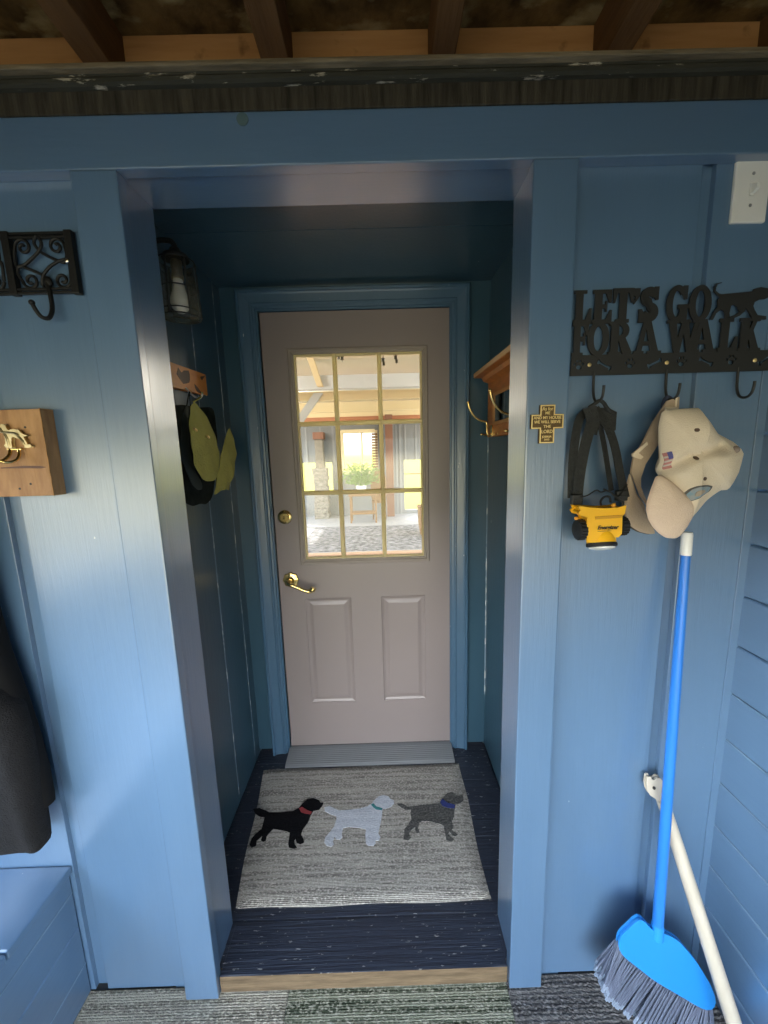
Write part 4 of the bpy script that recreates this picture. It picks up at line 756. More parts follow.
# ------------------------------------------------------------------ wrought iron hook rack, upper left
t = thing('hook_rack', (-.8, .03, 1.96), 'black wrought iron scroll hook rack high on the left wall', 'hook rack')
IY = .0185
z0, z1 = 1.9015, 2.0225
b = B()
for z in (z0+.003, z0+.0105, z1-.003, z1-.0105): box(b, -1.01, -.5805, IY-.0035, IY+.0035, z-.0022, z+.0022, .0008)
for x0, x1 in ((-.5955, -.5795), (-.7265, -.7105), (-.868, -.852), (-1.012, -.996)): box(b, x0, x1, IY-.006, IY+.008, z0-.001, z1+.001, .002)
obj('frame', b, M['iron'], t)
def spiral(cx, cz, r, a0, turns, sgn, n=26): return [(cx+r*(1-.78*i/n)*math.cos(a0+sgn*turns*2*PI*i/n), IY, cz+r*(1-.78*i/n)*math.sin(a0+sgn*turns*2*PI*i/n)) for i in range(n+1)]
for dx in (0, -.1415, -.283):
    b = B(); X = lambda pts: smooth_path([(p[0]+dx, IY+(p[2] if len(p) > 2 else 0), p[1]) for p in pts], 5); r_ = .0031
    for cx_, cz_, a0, sg in ((-.6865, 1.994, PI, -1), (-.6165, 1.994, 0, 1), (-.6815, 1.929, PI, 1), (-.6135, 1.9285, 0, -1)): tube(b, spiral(cx_+dx, cz_, .0172, a0, 1.35, sg), r_, 8)
    tube(b, X([(-.7035, 1.996), (-.708, 1.972), (-.705, 1.957), (-.690, 1.960), (-.672, 1.972), (-.652, 1.985, -.003), (-.645, 2.0, -.003), (-.6525, 2.013, -.003), (-.660, 2.0, -.003), (-.652, 1.985), (-.63, 1.972), (-.607, 1.963), (-.5985, 1.975), (-.5995, 1.994)]), r_, 8)
    tube(b, X([(-.6985, 1.928), (-.706, 1.945), (-.700, 1.958), (-.682, 1.952), (-.66, 1.942), (-.648, 1.932), (-.642, 1.918), (-.650, 1.911), (-.658, 1.92), (-.650, 1.938, -.004), (-.63, 1.956, -.004), (-.606, 1.966, -.004), (-.594, 1.9645, -.002), (-.5965, 1.93)]), r_, 8)
    obj('scrollwork', b, M['iron'], t, True)
    b = B(); p = smooth_path([(-.646+dx, IY-.003, 1.922), (-.642+dx, IY-.005, 1.904), (-.6385+dx, IY-.008, 1.878), (-.638+dx, IY-.013, 1.860), (-.642+dx, IY-.019, 1.8475), (-.650+dx, IY-.026, 1.848), (-.656+dx, IY-.030, 1.859), (-.660+dx, IY-.032, 1.871)], 4)
    tube(b, p, [.0050-.0012*i/len(p) for i in range(len(p))], 10); bmesh.ops.create_uvsphere(b, u_segments=12, v_segments=8, radius=.0058, matrix=Matrix.Translation((-.6605+dx, IY-.0325, 1.8740)))
    bmesh.ops.create_uvsphere(b, u_segments=12, v_segments=8, radius=.0095, matrix=Matrix.Translation((-.645+dx, IY-.002, 1.925))@Matrix.Diagonal((1, .6, 1.2, 1))); obj('hook', b, M['iron'], t, True)
b = B(); lathe(b, [(.004, 0), (.0045, .002), (.003, .0036), (0, .004)], (-.5945, IY-.006, 1.9628), (0, -1, 0), 16); obj('screw', b, M['steel'], t, True)

# ------------------------------------------------------------------ wooden plaque with a brass dog hook
t = thing('plaque', (-.76, .03, 1.56), 'rustic pine plaque with a brass dog hook on the left wall', 'plaque')
b = B(); box(b, -.835, -.688, -.0075, .0300, 1.473, 1.6625, .0018); bd = obj('board', b, M['plaquewood'], t)
b = B(); rnd = random.Random(9); ring_ = []; N = 14
for i in range(N+1):
    z = 1.4725+(1.6635-1.4725)*i/N; w = rnd.uniform(-.0012, .0012); xo = -.6985 if i/N < .68 else -.7005
    ring_.append([b.verts.new(p) for p in ((-.6885, -.0070, z), (-.6868+w*.4, -.0070, z), ((-.6868+xo)/2+.002+w, .008+w, z), (xo+.001-w, .0299, z), (-.6885, .0299, z))])
for a, c in zip(ring_, ring_[1:]):
    for k in range(5): b.faces.new((a[k], a[(k+1) % 5], c[(k+1) % 5], c[k]))
b.faces.new(ring_[0][::-1]); b.faces.new(ring_[-1]); obj('bark_edge', b, M['plaquebark'], t)
b = B(); prism(b, [(-.793, 1.5385), (-.74, 1.541), (-.705, 1.5395), (-.692, 1.5365), (-.705, 1.534), (-.74, 1.5355), (-.793, 1.5365)], XZ, -.0079, -.0070); obj('crack', b, M['burnt'], bd)
for x, z in ((-.7335, 1.5005), (-.7595, 1.4905), (-.724, 1.624)):
    b = B(); lathe(b, [(.0025, 0), (.0025, .0006), (0, .0006)], (x, -.0074, z), (0, -1, 0), 12); obj('nail_hole', b, M['dark'], bd)
b = B(); inflate(b, D['plaque_dog'], XZ, -.0125, .006, .004, cen=(-.757, 1.607), rings=5, n=120, it=0, power=.5)
b.free(); b = B(); prism(b, D['plaque_dog'], XZ, -.0175, -.0085, .0012); hk = obj('dog_hook', b, M['palebrass'], t, True, label='brass standing dog above a hook')
b = B()
for p in [[(-.7755, 1.618), (-.765, 1.6145), (-.752, 1.6125), (-.742, 1.6115), (-.731, 1.607)], [(-.7625, 1.612), (-.7585, 1.602), (-.757, 1.592), (-.7565, 1.584)], [(-.736, 1.607), (-.730, 1.600), (-.7255, 1.593), (-.7245, 1.586)], [(-.7775, 1.6255), (-.771, 1.6235), (-.767, 1.616)]]:
    tube(b, smooth_path([(x, -.0160, z) for x, z in p], 4), .0032, 8)
obj('relief', b, M['palebrass'], hk, True)
b = B(); box(b, -.7645, -.7335, -.0165, -.0080, 1.5755, 1.5795, .001)
tube(b, smooth_path([(-.740, -.014, 1.577), (-.7395, -.016, 1.566), (-.740, -.022, 1.556), (-.744, -.034, 1.550), (-.752, -.043, 1.551), (-.760, -.046, 1.558), (-.764, -.047, 1.566)], 4), .0032, 10)
tube(b, smooth_path([(-.758, -.014, 1.577), (-.758, -.022, 1.562), (-.764, -.036, 1.552), (-.772, -.043, 1.556), (-.777, -.045, 1.566)], 4), .0036, 10); obj('hook', b, M['brass'], hk, True)

# ------------------------------------------------------------------ jacket hanging at the far left
t = thing('jacket', (-.93, -.0, 1.2), 'black fleece jacket hanging on the far left wall above the bench', 'jacket')
def sheet(bm, prof, depth):
    """closed soft volume: prof rows of (z, xleft, xright, front, back)"""
    rings = []; K = 28
    for z, xl, xr, fr_, bk2 in prof:
        row = []
        for k in range(K):
            a = 2*PI*k/K; cxx, hw = (xl+xr)/2, (xr-xl)/2; ca_, sa_ = math.cos(a), math.sin(a)
            x = cxx+hw*math.copysign(abs(ca_)**.4, ca_); y = depth+(fr_ if sa_ > 0 else bk2)*-math.copysign(abs(sa_)**.6, sa_)
            y += .006*math.sin(x*70+z*9)*(1 if sa_ > 0 else .0)
            row.append(bm.verts.new((x, min(y, .0285), z)))
        rings.append(row)
    for a, c in zip(rings, rings[1:]):
        for k in range(K): bm.faces.new((a[k], a[(k+1) % K], c[(k+1) % K], c[k]))
    bm.faces.new(rings[0]); bm.faces.new(rings[-1][::-1]); return bm
b = B(); sheet(b, [(1.845, -.945, -.915, .012, .01), (1.81, -1.0, -.89, .03, .02), (1.70, -1.08, -.88, .04, .03), (1.40, -1.1, -.87, .04, .03), (1.25, -1.1, -.86, .04, .03), (1.10, -1.1, -.848, .04, .03), (.99, -1.1, -.830, .04, .03), (.89, -1.1, -.818, .035, .03), (.79, -1.1, -.809, .03, .028), (.72, -1.1, -.805, .03, .02), (.695, -1.1, -.806, .026, .016), (.690, -1.1, -.812, .02, .012)], -.018); obj('body', b, M['jacket_in'], t, True)
b = B(); sheet(b, [(1.62, -1.0, -.92, .025, .02), (1.40, -1.02, -.89, .03, .025), (1.20, -1.04, -.875, .034, .028), (1.05, -1.04, -.856, .036, .03), (1.0, -1.04, -.836, .036, .03), (.975, -1.04, -.818, .036, .03), (.92, -1.04, -.8135, .036, .03), (.83, -1.04, -.8115, .036, .03), (.72, -1.04, -.8125, .036, .03), (.64, -1.04, -.815, .036, .03), (.608, -1.04, -.817, .034, .028), (.601, -1.04, -.819, .032, .026), (.599, -1.04, -.822, .028, .022)], -.040); obj('sleeve', b, M['jacket'], t, True)
b = B(); tube(b, smooth_path([(-.912, -.02, 1.83), (-.915, -.026, 1.848), (-.924, -.0275, 1.853), (-.934, -.026, 1.848), (-.94, -.02, 1.83)], 4), .003, 6); obj('hanging_loop', b, M['strap'], t, True)
# ------------------------------------------------------------------ lamp in the entry, upper left
LX, LY = -.512, .318
t = thing('wall_lantern', (-.6, LY, 2.1), 'black caged glass lantern high on the left wall of the entry', 'lantern')
b = B(); lathe(b, [(.0, 0), (.042, 0), (.044, .004), (.036, .012), (0, .014)], (-.5995, LY, 2.135), (1, 0, 0), 24); tube(b, smooth_path([(-.59, LY, 2.135), (-.56, LY, 2.150), (-.525, LY, 2.150), (LX, LY, 2.138), (LX, LY, 2.125)], 5), .007, 10); obj('bracket', b, M['black'], t, True)
b = B(); lathe(b, [(.0, .022), (.012, .022), (.016, .012), (.032, .004), (.036, -.002), (.036, -.008), (0, -.008)], (LX, LY, 2.108), (0, 0, 1), 28); obj('cap', b, M['black'], t, True)
b = B(); rt, rb, zt_, zb = .047, .053, 2.095, 1.946
for z, r in ((zt_, rt), (2.022, .0465), (zb+.016, .0515), (zb, .0520)):
    tube(b, [(LX+r*math.cos(2*PI*k/28), LY+r*math.sin(2*PI*k/28), z) for k in range(29)], .0019, 6)
for k in range(6):
    a = 2*PI*(k+.35)/6; tube(b, [(LX+rt*math.cos(a), LY+rt*math.sin(a), zt_), (LX+rb*math.cos(a), LY+rb*math.sin(a), zb)], .0024, 6)
obj('cage', b, M['black'], t)
b = B(); K = 40; rows = []
for z, r in ((zt_-.002, .044), (2.06, .0455), (2.0, .0475), (zb+.004, .0495), (zb-.003, .044), (zb-.004, .02)): rows.append([b.verts.new((LX+(r+.0008*math.cos(8*2*PI*k/K))*math.cos(2*PI*k/K), LY+(r+.0008*math.cos(8*2*PI*k/K))*math.sin(2*PI*k/K), z)) for k in range(K)])
for a, c in zip(rows, rows[1:]):
    for k in range(K): b.faces.new((a[k], a[(k+1) % K], c[(k+1) % K], c[k]))
obj('glass_shade', b, M['lampglass'], t, True)
b = B(); lathe(b, [(.0, .0), (.014, 0), (.015, -.006), (.0145, -.036), (.0165, -.04), (.0165, -.05), (.0, -.05)], (LX, LY, 2.098), (0, 0, 1), 20); so = obj('socket', b, M['palebrass'], t, True)
b = B(); lathe(b, [(.0, .0), (.0125, -.001), (.014, -.012), (.0185, -.032), (.0245, -.052), (.0255, -.064), (.022, -.078), (.012, -.088), (0, -.091)], (LX, LY, 2.049), (0, 0, 1), 28); obj('bulb', b, M['bulb'], t, True)
# ------------------------------------------------------------------ varnished hook board and hats on the left entry wall
t = thing('hook_board', (-.6, .5, 1.8), 'small orange varnished hook board on the left entry wall above the hats', 'hook board')
b = B(); prism(b, [(.345, 1.764), (.603, 1.7725), (.601, 1.842), (.345, 1.8335)], YZ, -.5995, -.582, .002); bd = obj('board', b, M['hookwood'], t)
for nm in ('hb_motif', 'hb_motif2', 'hb_motif3'):
    b = B(); prism(b, D[nm], YZ, -.5822, -.5812); obj('motif', b, M['burnt'], bd)
for y in (.440,):
    b = B(); p = smooth_path([(-.5815, y, 1.772), (-.576, y, 1.766), (-.563, y-.004, 1.752), (-.549, y-.008, 1.741), (-.537, y-.010, 1.736), (-.528, y-.011, 1.741), (-.524, y-.011, 1.750)], 4); tube(b, p, .0030, 8); obj('hook', b, M['white'], t, True, label='white wire hook')
b = B(); lathe(b, [(.0035, 0), (.004, .002), (0, .003)], (-.5995, .631, 1.776), (1, 0, 0), 10); obj('nail', b, M['gold'], t, True)
t = thing('hat', (-.55, .4, 1.55), 'dark felt hat hanging on the left entry wall behind the olive cap', 'hat')
b = B(); inflate(b, D['dark_crown'], YZ, -.565, .034, -.012, n=80, rings=7); obj('crown', b, M['darkhat'], t, True)
b = B(); inflate(b, D['dark_brim'], YZ, -.540, -.006, .004, cen=(.262, 1.56), n=80, rings=5); obj('brim', b, M['darkbrim'], t, True)
b = B(); tube(b, smooth_path([(-.575, .40, 1.68), (-.572, .42, 1.72), (-.5665, .432, 1.7580), (-.572, .44, 1.72), (-.576, .45, 1.68)], 4), .002, 6); obj('hanging_loop', b, M['darkhat'], t)
t = thing('cap', (-.52, .4, 1.55), 'olive green cloth cap hanging on the left entry wall under the orange hook board', 'cap')
ow = lambda y, z: .0016*math.sin(y*75+z*40)+.0012*math.sin(z*110)
b = B(); inflate(b, D['hat_big'], YZ, -.503, .012, .006, cen=(.36, 1.56), n=80, rings=9, power=.6, wob=ow); obj('crown', b, M['olive'], t, True)
b = B(); inflate(b, D['hat_small'], YZ, -.503, .012, .005, cen=(.54, 1.535), n=80, rings=8, power=.6, wob=ow); obj('back_panel', b, M['olive'], t, True)
for y, z in D['hat_eyelets'][:2]:
    b = B(); tube(b, [(-.4925+.0, y+.02-.007, z-.012), (-.4905, y+.02, z-.0145), (-.4925, y+.02+.007, z-.017)], .0038, 8); obj('eyelet', b, M['gold'], t, True)
b = B(); tube(b, [(-.498, y, z) for y, z in [(.505, 1.455), (.513, 1.440), (.506, 1.428), (.494, 1.430), (.497, 1.448)]]+[(-.498, .505, 1.455)], .0022, 6); obj('strap_buckle', b, mat('olive strap', (.25, .22, .08), rough=.7), t, True)
b = B(); tube(b, smooth_path([(-.5225, .4285, 1.7555), (-.528, .428, 1.742), (-.526, .41, 1.735), (-.512, .36, 1.722), (-.506, .325, 1.712)], 4), .0028, 6); obj('hanging_loop', b, M['olive'], t, True)
# ------------------------------------------------------------------ shelf with mirror and brass hooks on the right entry wall
t = thing('hook_shelf', (.53, .5, 1.7), 'honey wood shelf rack with mirror and brass hooks on the right entry wall', 'shelf')
b = B(); box(b, .4505, .5295, .17, .797, 1.8365, 1.8565, .0025); sh = obj('shelf_board', b, M['shelf'], t)
b = B(); box(b, .4485, .4525, .172, .795, 1.8385, 1.8545, .001); obj('front_edge', b, M['shelfedge'], sh)
b = B(); box(b, .5125, .5295, .19, .806, 1.594, 1.836, .002); bb = obj('back_board', b, M['shelf'], t)
prof = [(.5125, 1.836), (.480, 1.836), (.488, 1.822), (.5125, 1.812)]
b = B(); prism(b, prof, lambda u, v, d: Vector((u, d, v)), .20, .79); obj('cornice', b, M['shelf'], t)
b = B(); 
for y0, y1, z0_, z1_ in ((.26, .7225, 1.640, 1.652), (.26, .7225, 1.752, 1.764), (.7105, .7225, 1.640, 1.764), (.26, .272, 1.640, 1.764), (.697, .704, 1.645, 1.759)): box(b, .508, .5128, y0, y1, z0_, z1_, .001)
obj('mirror_frame', b, mat('honey frame bead', (.56, .27, .09), rough=.4), t)
b = B(); box(b, .5105, .5127, .273, .697, 1.653, 1.751); obj('mirror', b, M['mirror'], t)
for y in (.735, .42):
    b = B(); box(b, .5080, .5125, y-.012, y+.012, 1.596, 1.640, .0012)
    tube(b, smooth_path([(.509, y, 1.606), (.499, y, 1.604), (.492, y, 1.611), (.4905, y, 1.63), (.489, y, 1.6505), (.477, y, 1.6560), (.455, y-.004, 1.663), (.432, y-.008, 1.682), (.416, y-.012, 1.708), (.410, y-.014, 1.728)], 5), .0042, 10)
    tube(b, smooth_path([(.508, y, 1.603), (.49, y+.004, 1.601), (.472, y+.006, 1.604)], 4), .0036, 8)
    for p in ((.409, y-.0145, 1.732), (.470, y+.006, 1.6045)): bmesh.ops.create_uvsphere(b, u_segments=12, v_segments=8, radius=.0056, matrix=Matrix.Translation(p))
    hk = obj('hook', b, M['brass'], t, True, label='brass double hook')
for y in (.70, .655):
    b = B(); lathe(b, [(.004, 0), (.004, .0025), (0, .0035)], (.5125, y, 1.603), (-1, 0, 0), 12); obj('screw', b, M['gold'], t, True)

# ------------------------------------------------------------------ the room seen through the door glass
FZ, RY0, RY1 = .085, .9, 7.9
b = B(); box(b, -3.2, 3.0, 4.62, 8.1, .0, FZ); obj('floor_room', b, M['roomfloor'], kind=ST)
b = B(); box(b, -3.2, 3.0, .90, 4.62, .0, FZ); obj('floor_room_boards', b, mat('pinkish wood floor', (.55, .36, .25), rough=.5, var=(.42, .26, .17), scale=(3, 30, 3)), kind=ST)
b = B(); box(b, -3.2, 3.0, .885, 8.0, 2.62, 2.66); obj('ceiling_room', b, M['plaster'], kind=ST)
# near wall (the back of the entry wall) and far wall with openings
b = B(); box(b, -3.2, -.63, .885, .93, 0, 2.62); box(b, .56, 3.0, .885, .93, 0, 2.62); box(b, -.63, .56, .885, .93, 2.265, 2.62); box(b, -.63, -.46, .8825, .93, 0, 2.265); box(b, .38, .56, .8825, .93, 0, 2.265); box(b, -.46, .38, .8825, .93, 2.14, 2.265); obj('wall_room_near', b, M['greyboard'], kind=ST)
b = B()
ops = [(-1.74, -1.43, .63, 1.31), (-1.20, -1.05, .66, 1.31), (-.77, -.06, 1.09, 1.94), (.585, 1.35, .17, .60), (.585, 1.35, .66, 1.31)]
xs = sorted({-3.2, 3.0, *[o[0] for o in ops], *[o[1] for o in ops]}); zs = sorted({0, 2.62, *[o[2] for o in ops], *[o[3] for o in ops]})
for i in range(len(xs)-1):
    for j in range(len(zs)-1):
        mx_, mz_ = (xs[i]+xs[i+1])/2, (zs[j]+zs[j+1])/2
        if not any(o[0] < mx_ < o[1] and o[2] < mz_ < o[3] for o in ops): box(b, xs[i], xs[i+1], RY1, RY1+.1, zs[j], zs[j+1])
obj('wall_room_far', b, M['greyboard'], kind=ST)
b = B()
for x in (-2.1, -1.6, -1.28, -1.0, .62, .86, 1.1, 1.4): box(b, x-.02, x+.02, RY1-.018, RY1+.002, 1.31, 2.1)
for x in (.50, .42): box(b, x-.02, x+.02, RY1-.018, RY1+.002, FZ, 2.1)
obj('trim_14', b, mat('pale batten', (.3, .31, .32), rough=.7), kind=ST)
b = B(); box(b, -3.2, 3.0, RY1-.06, RY1, 2.175, 2.30); obj('trim_15', b, M['beamred'], kind=ST)
b = B(); box(b, -3.2, 3.0, RY1-.03, RY1, 2.30, 2.62); box(b, -3.2, 3.0, RY1-.12, RY1-.02, 2.40, 2.43); obj('trim_16', b, M['beamcream'], kind=ST)
b = B(); box(b, -3.2, 3.0, 3.85, 3.98, 2.285, 2.44, .004); obj('beam', b, M['beamwhite'], kind=ST)
b = B(); box(b, -3.2, 3.0, 5.15, 5.3, 2.315, 2.45, .004); obj('beam', b, M['beamcream'], kind=ST)
b = B(); prism(b, [(-.755, 2.62), (-.690, 2.62), (-.600, 2.31), (-.660, 2.31)], XZ, 3.76, 3.845, .004); obj('brace', b, M['beamcream'], kind=ST)
b = B(); prism(b, [(-.92, 2.42), (-.79, 2.42), (-1.225, 1.86), (-1.29, 1.95)], XZ, 5.10, 5.148, .004); obj('brace', b, M['beamwhite'], kind=ST)
b = B(); box(b, -1.42, -1.285, 5.1, 5.24, FZ, 2.315, .004); obj('column', b, M['beamwhite'], kind=ST)
b = B(); box(b, .17, .33, 7.55, 7.70, FZ, 2.3, .004); obj('column', b, M['brownpost'], kind=ST)
# window in the far wall
w = bpy.data.objects.new('window_1', None); COL.objects.link(w); w.location = (-.415, RY1, 1.5); w['kind'] = ST; WT['window_1'] = Vector(w.location)
b = B(); frame_sweep(b, [(0, RY1-.03), (.06, RY1-.03), (.06, RY1+.06), (0, RY1+.06)], -.83, .0, 1.03, 2.0); box(b, -.375, -.335, RY1, RY1+.05, 1.09, 1.94); obj('window_frame', b, M['beamcream'], w)
b = B(); box(b, -.80, -.06, RY1-.075, RY1-.035, 1.94, 2.02, .004); obj('window_head', b, M['beamcream'], w)
b = B()
for k in range(14): box(b, -.135, -.005, RY1-.052, RY1-.034, 1.10+k*.06, 1.148+k*.06)
obj('shutter', b, M['wicker'], w)
b = B(); box(b, .585, 1.35, RY1+.03, RY1+.07, .985, 1.01); obj('rail', b, M['brownpost'], kind=ST)
# open side walls let the daylight in
b = B(); box(b, -3.25, -3.2, .88, 8, 0, .75); box(b, -3.25, -3.2, .88, 8, 2.3, 2.62)
for y in (1.0, 3.2, 5.4, 7.6): box(b, -3.25, -3.2, y, y+.2, .75, 2.3)
obj('wall_room_left', b, M['greyboard'], kind=ST)
b = B(); box(b, 3.0, 3.05, .88, 8, 0, .6); box(b, 3.0, 3.05, .88, 8, 2.3, 2.62)
for y in (1.0, 3.2, 5.4, 7.6): box(b, 3.0, 3.05, y, y+.2, .6, 2.3)
obj('wall_room_right', b, M['greyboard'], kind=ST)
# things in the room
b = B(); box(b, -1.25, 1.15, 4.66, 6.5, FZ+.0002, FZ+.012); o = obj('rug', b, M['rug']); tag(o, 'grey blue rug on the room floor seen through the door glass', 'rug')
t = thing('stone_pillar', (-1.27, 7.6, FZ), 'grey stone pillar seen through the left panes of the door', 'pillar')
b = B(); rnd = random.Random(5); z = FZ
while z < 1.2:
    h = rnd.uniform(.09, .14); d = rnd.uniform(0, .03); box(b, -1.41-d, -1.14+rnd.uniform(0, .03), 7.5-rnd.uniform(0, .03), 7.8, z, min(z+h, 1.2), .012); z += h
obj('base', b, M['stone'], t)
b = B(); box(b, -1.36, -1.19, 7.55, 7.8, 1.2, 1.82, .01); obj('shaft', b, mat('pale mortar', (.26, .23, .18), rough=.9, var=(.14, .12, .1), scale=(12, 12, 12)), t)
b = B(); box(b, -1.39, -1.16, 7.52, 7.8, 1.82, 1.97, .008); obj('capital', b, M['brownpost'], t)
t = thing('plant_stand', (-.36, 7.0, FZ), 'brown wicker stand under the potted plant', 'plant stand')
b = B(); box(b, -.62, -.05, 6.85, 7.2, .64, .70, .008); obj('top', b, M['wicker'], t)
for x in (-.60, -.09):
    for y in (6.87, 7.16): b = B(); box(b, x, x+.035, y, y+.03, FZ, .64, .004); obj('leg', b, M['wicker'], t)
b = B(); box(b, -.6, -.07, 6.88, 7.17, .26, .30, .006); obj('shelf', b, M['wicker'], t)
t = thing('potted_plant', (-.36, 7.0, .70), 'leafy green plant in a white pot below the far window', 'potted plant')
b = B(); lathe(b, [(0, 0), (.075, 0), (.095, .05), (.105, .13), (.11, .15), (.1, .15), (.09, .12), (0, .12)], (-.36, 7.0, .7005), (0, 0, 1), 24); obj('pot', b, M['pot'], t, True)
b = B(); rnd = random.Random(2)
for k in range(900):
    a = rnd.uniform(0, 2*PI); el = rnd.uniform(.1, 1.5); r = rnd.uniform(.08, .46)*(1-.1*el/1.5); p = Vector((-.36+r*math.cos(a)*math.cos(el)*1.0, 7.0+.6*r*math.sin(a)*math.cos(el), .86+r*math.sin(el)*1.05))
    d = Vector((math.cos(a), .6*math.sin(a), rnd.uniform(-.4, .9))).normalized(); s = d.cross(Vector((rnd.uniform(-1, 1), -1, rnd.uniform(-1, 1)))).normalized(); l = rnd.uniform(.04, .1)
    v = [b.verts.new(q) for q in (p, p+d*l*.5+s*l*.16, p+d*l, p+d*l*.5-s*l*.16)]; b.faces.new(v)
for k in range(26):
    a = rnd.uniform(0, 2*PI); el = rnd.uniform(.3, 1.5); r = .38; tube(b, [(-.36, 7.0, .82), (-.36+.5*r*math.cos(a)*math.cos(el), 7.0+.3*r*math.sin(a)*math.cos(el), .86+.6*r*math.sin(el)), (-.36+r*math.cos(a)*math.cos(el), 7.0+.6*r*math.sin(a)*math.cos(el), .86+r*math.sin(el))], .004, 4)
obj('foliage', b, M['leaf'], t)
t = thing('wicker_basket', (.80, 5.6, FZ), 'brown wicker basket standing at the right edge of the rug', 'basket')
b = B(); lathe(b, [(0, .013), (.16, .013), (.19, .2), (.2, .46), (.21, .5), (.19, .5), (.17, .2), (.14, .03), (0, .03)], (.86, 5.62, FZ), (0, 0, 1), 28); obj('body', b, M['wicker'], t, True)
b = B(); tube(b, [(.86+.205*math.cos(2*PI*k/28), 5.62+.205*math.sin(2*PI*k/28), FZ+.505) for k in range(29)], .012, 6); obj('rim', b, M['wicker'], t, True)
t = thing('wicker_chair', (-.05, 7.3, FZ), 'brown wicker chair back beside the potted plant', 'chair')
b = B(); prism(b, sm([(-.16, .5), (-.17, .95), (-.1, 1.1), (.02, 1.12), (.13, 1.06), (.16, .9), (.15, .5)], 30, 1), XZ, 7.34, 7.40, .008); obj('backrest', b, M['wicker'], t)
b = B(); box(b, -.16, .15, 7.22, 7.5, .44, .5, .01)
for v in b.verts: pass
obj('seat', b, M['wicker'], t)
for x in (-.15, .11):
    for y in (7.24, 7.45): b = B(); box(b, x, x+.03, y, y+.03, FZ, .44); obj('leg', b, M['wicker'], t)
# small hanging leaves just behind the top of the glass
t = thing('leaf_garland', (0, .95, 2.0), 'dark dried leaf garland hanging behind the top of the door glass', 'garland')
b = B(); tube(b, [(-.28, .9305, 2.17), (-.28, .9545, 2.0), (-.05, .9545, 1.99), (.22, .9545, 2.0), (.22, .9305, 2.17)], .0014, 6); obj('string', b, M['dryleaf'], t)
b0 = [(-.11, 1.968, .018), (-.125, 1.972, .014), (.075, 1.955, .017), (.078, 1.938, .014), (.132, 1.965, .018), (.136, 1.948, .015)]
for x, z, s in b0:
    b = B(); P = [(0, 1.0), (.25, .45), (.85, .5), (.5, .1), (.7, -.5), (.2, -.35), (0, -1), (-.2, -.35), (-.7, -.5), (-.5, .1), (-.85, .5), (-.25, .45)]
    prism(b, [(x+u*s*.62, z+v*s) for u, v in P], XZ, .9535, .9555); tube(b, [(x, .9545, z+s), (x, .9548, 1.992)], .0008, 5); obj('leaf', b, M['dryleaf'], t)

# ------------------------------------------------------------------ daylight
W = bpy.data.worlds.new('daylight'); S.world = W; W.use_nodes = True; nt = W.node_tree; L = nt.links; bg = nt.nodes['Background']
tc = nd(nt, 'ShaderNodeTexCoord'); sp_ = nd(nt, 'ShaderNodeSeparateXYZ'); L.new(tc.outputs['Generated'], sp_.inputs[0])
def ramp(stops):
    r = nd(nt, 'ShaderNodeValToRGB'); el = r.color_ramp.elements
    while len(el) < len(stops): el.new(.5)
    for e, (p, c) in zip(el, stops): e.position = p; e.color = (*c, 1)
    mp_ = nd(nt, 'ShaderNodeMapRange'); mp_.inputs[1].default_value = -1; mp_.inputs[2].default_value = 1; L.new(sp_.outputs['Z'], mp_.inputs[0]); L.new(mp_.outputs[0], r.inputs[0]); return r
P_ = lambda deg: .5+.5*math.sin(math.radians(deg))
SKYB = ramp(SKY_BACK(P_)); SKYF = ramp(SKY_FRONT(P_))
azm = nd(nt, 'ShaderNodeMath', operation='ABSOLUTE'); L.new(sp_.outputs['X'], azm.inputs[0])
azr = nd(nt, 'ShaderNodeMapRange', interpolation_type='SMOOTHSTEP'); azr.inputs[1].default_value = .5; azr.inputs[2].default_value = .8; L.new(azm.outputs[0], azr.inputs[0])
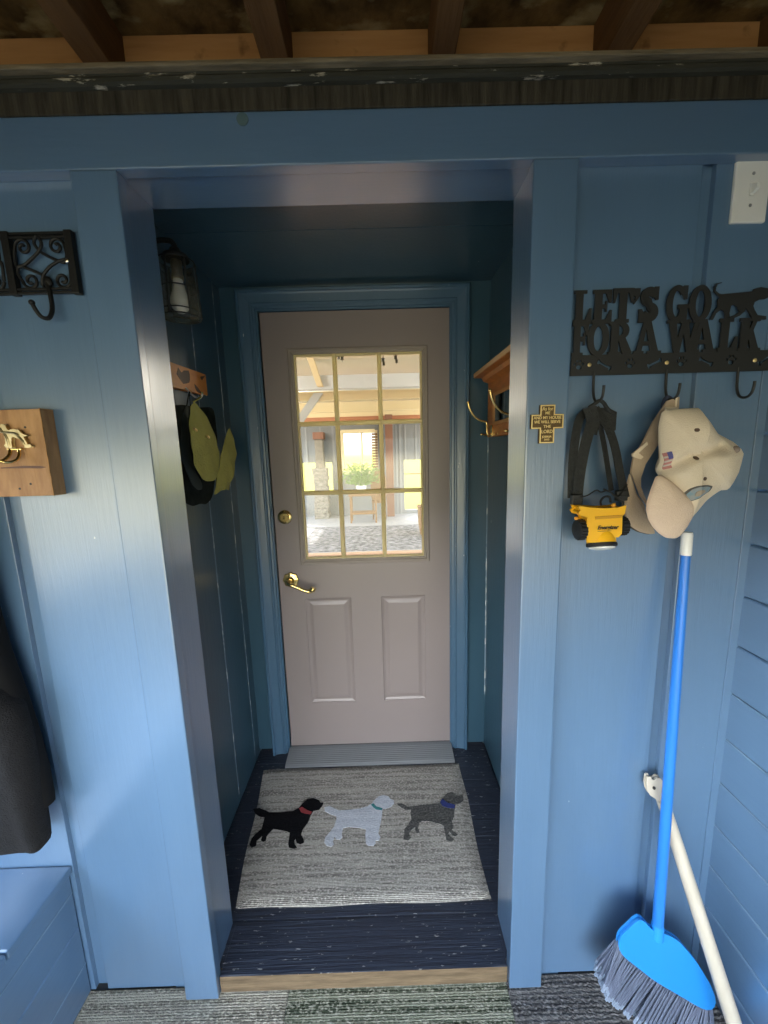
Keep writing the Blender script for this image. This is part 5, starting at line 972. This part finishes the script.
YARD = ramp(SKY_YARD(P_)); ym = nd(nt, 'ShaderNodeMix', data_type='RGBA'); L.new(azr.outputs[0], ym.inputs[0]); L.new(YARD.outputs[0], ym.inputs[6]); L.new(SKYB.outputs[0], ym.inputs[7])
ms = nd(nt, 'ShaderNodeMapRange', interpolation_type='SMOOTHSTEP'); ms.inputs[1].default_value = -.15; ms.inputs[2].default_value = .25; L.new(sp_.outputs['Y'], ms.inputs[0])
mx = nd(nt, 'ShaderNodeMix', data_type='RGBA'); L.new(ms.outputs[0], mx.inputs[0]); L.new(ym.outputs[2], mx.inputs[6]); L.new(SKYF.outputs[0], mx.inputs[7]); L.new(mx.outputs[2], bg.inputs[0]); bg.inputs[1].default_value = WORLD
sl = bpy.data.lights.new('sun', 'SUN'); sl.energy = SUN; sl.angle = math.radians(.6); sl.color = (1, .93, .8); so = bpy.data.objects.new('sun', sl); COL.objects.link(so)
so.rotation_euler = Vector((.75, -.45, -.75)).to_track_quat('-Z', 'Y').to_euler()
# unseen fill lights added to brighten the room, no fixtures
for x, y in ((-1.6, 2.6), (1.4, 2.6), (-1.6, 6.3), (1.6, 6.3)):
    l = bpy.data.lights.new('room_fill', 'POINT'); l.energy = FILL; l.shadow_soft_size = .18; l.color = (1, .93, .82); o = bpy.data.objects.new('room_fill', l); COL.objects.link(o); o.location = (x, y, 2.2)

# ------------------------------------------------------------------ camera
cam = bpy.data.cameras.new('camera'); co = bpy.data.objects.new('camera', cam); COL.objects.link(co); S.camera = co
cam.sensor_fit = 'VERTICAL'; cam.sensor_height = 32; cam.sensor_width = 24; cam.lens = 12.0; cam.clip_start = .02
Rv, Uv, Fv = Vector((.99954, -.01001, -.02859)), Vector((.02982, .15920, .98680)), Vector((.00533, .98720, -.15943))
m = Matrix((Rv, Uv, -Fv)).transposed().to_4x4(); m.translation = (.0495, -.873, 1.5528); co.matrix_world = m
S.view_settings.view_transform = 'Standard'; S.view_settings.look = 'None'; S.view_settings.gamma = 1; S.view_settings.exposure = EXPO
try: S.view_settings.use_curve_mapping = False
except Exception: pass
S.cycles.use_denoising = True
S.cycles.max_bounces = 12; S.cycles.diffuse_bounces = 5; S.cycles.transparent_max_bounces = 12
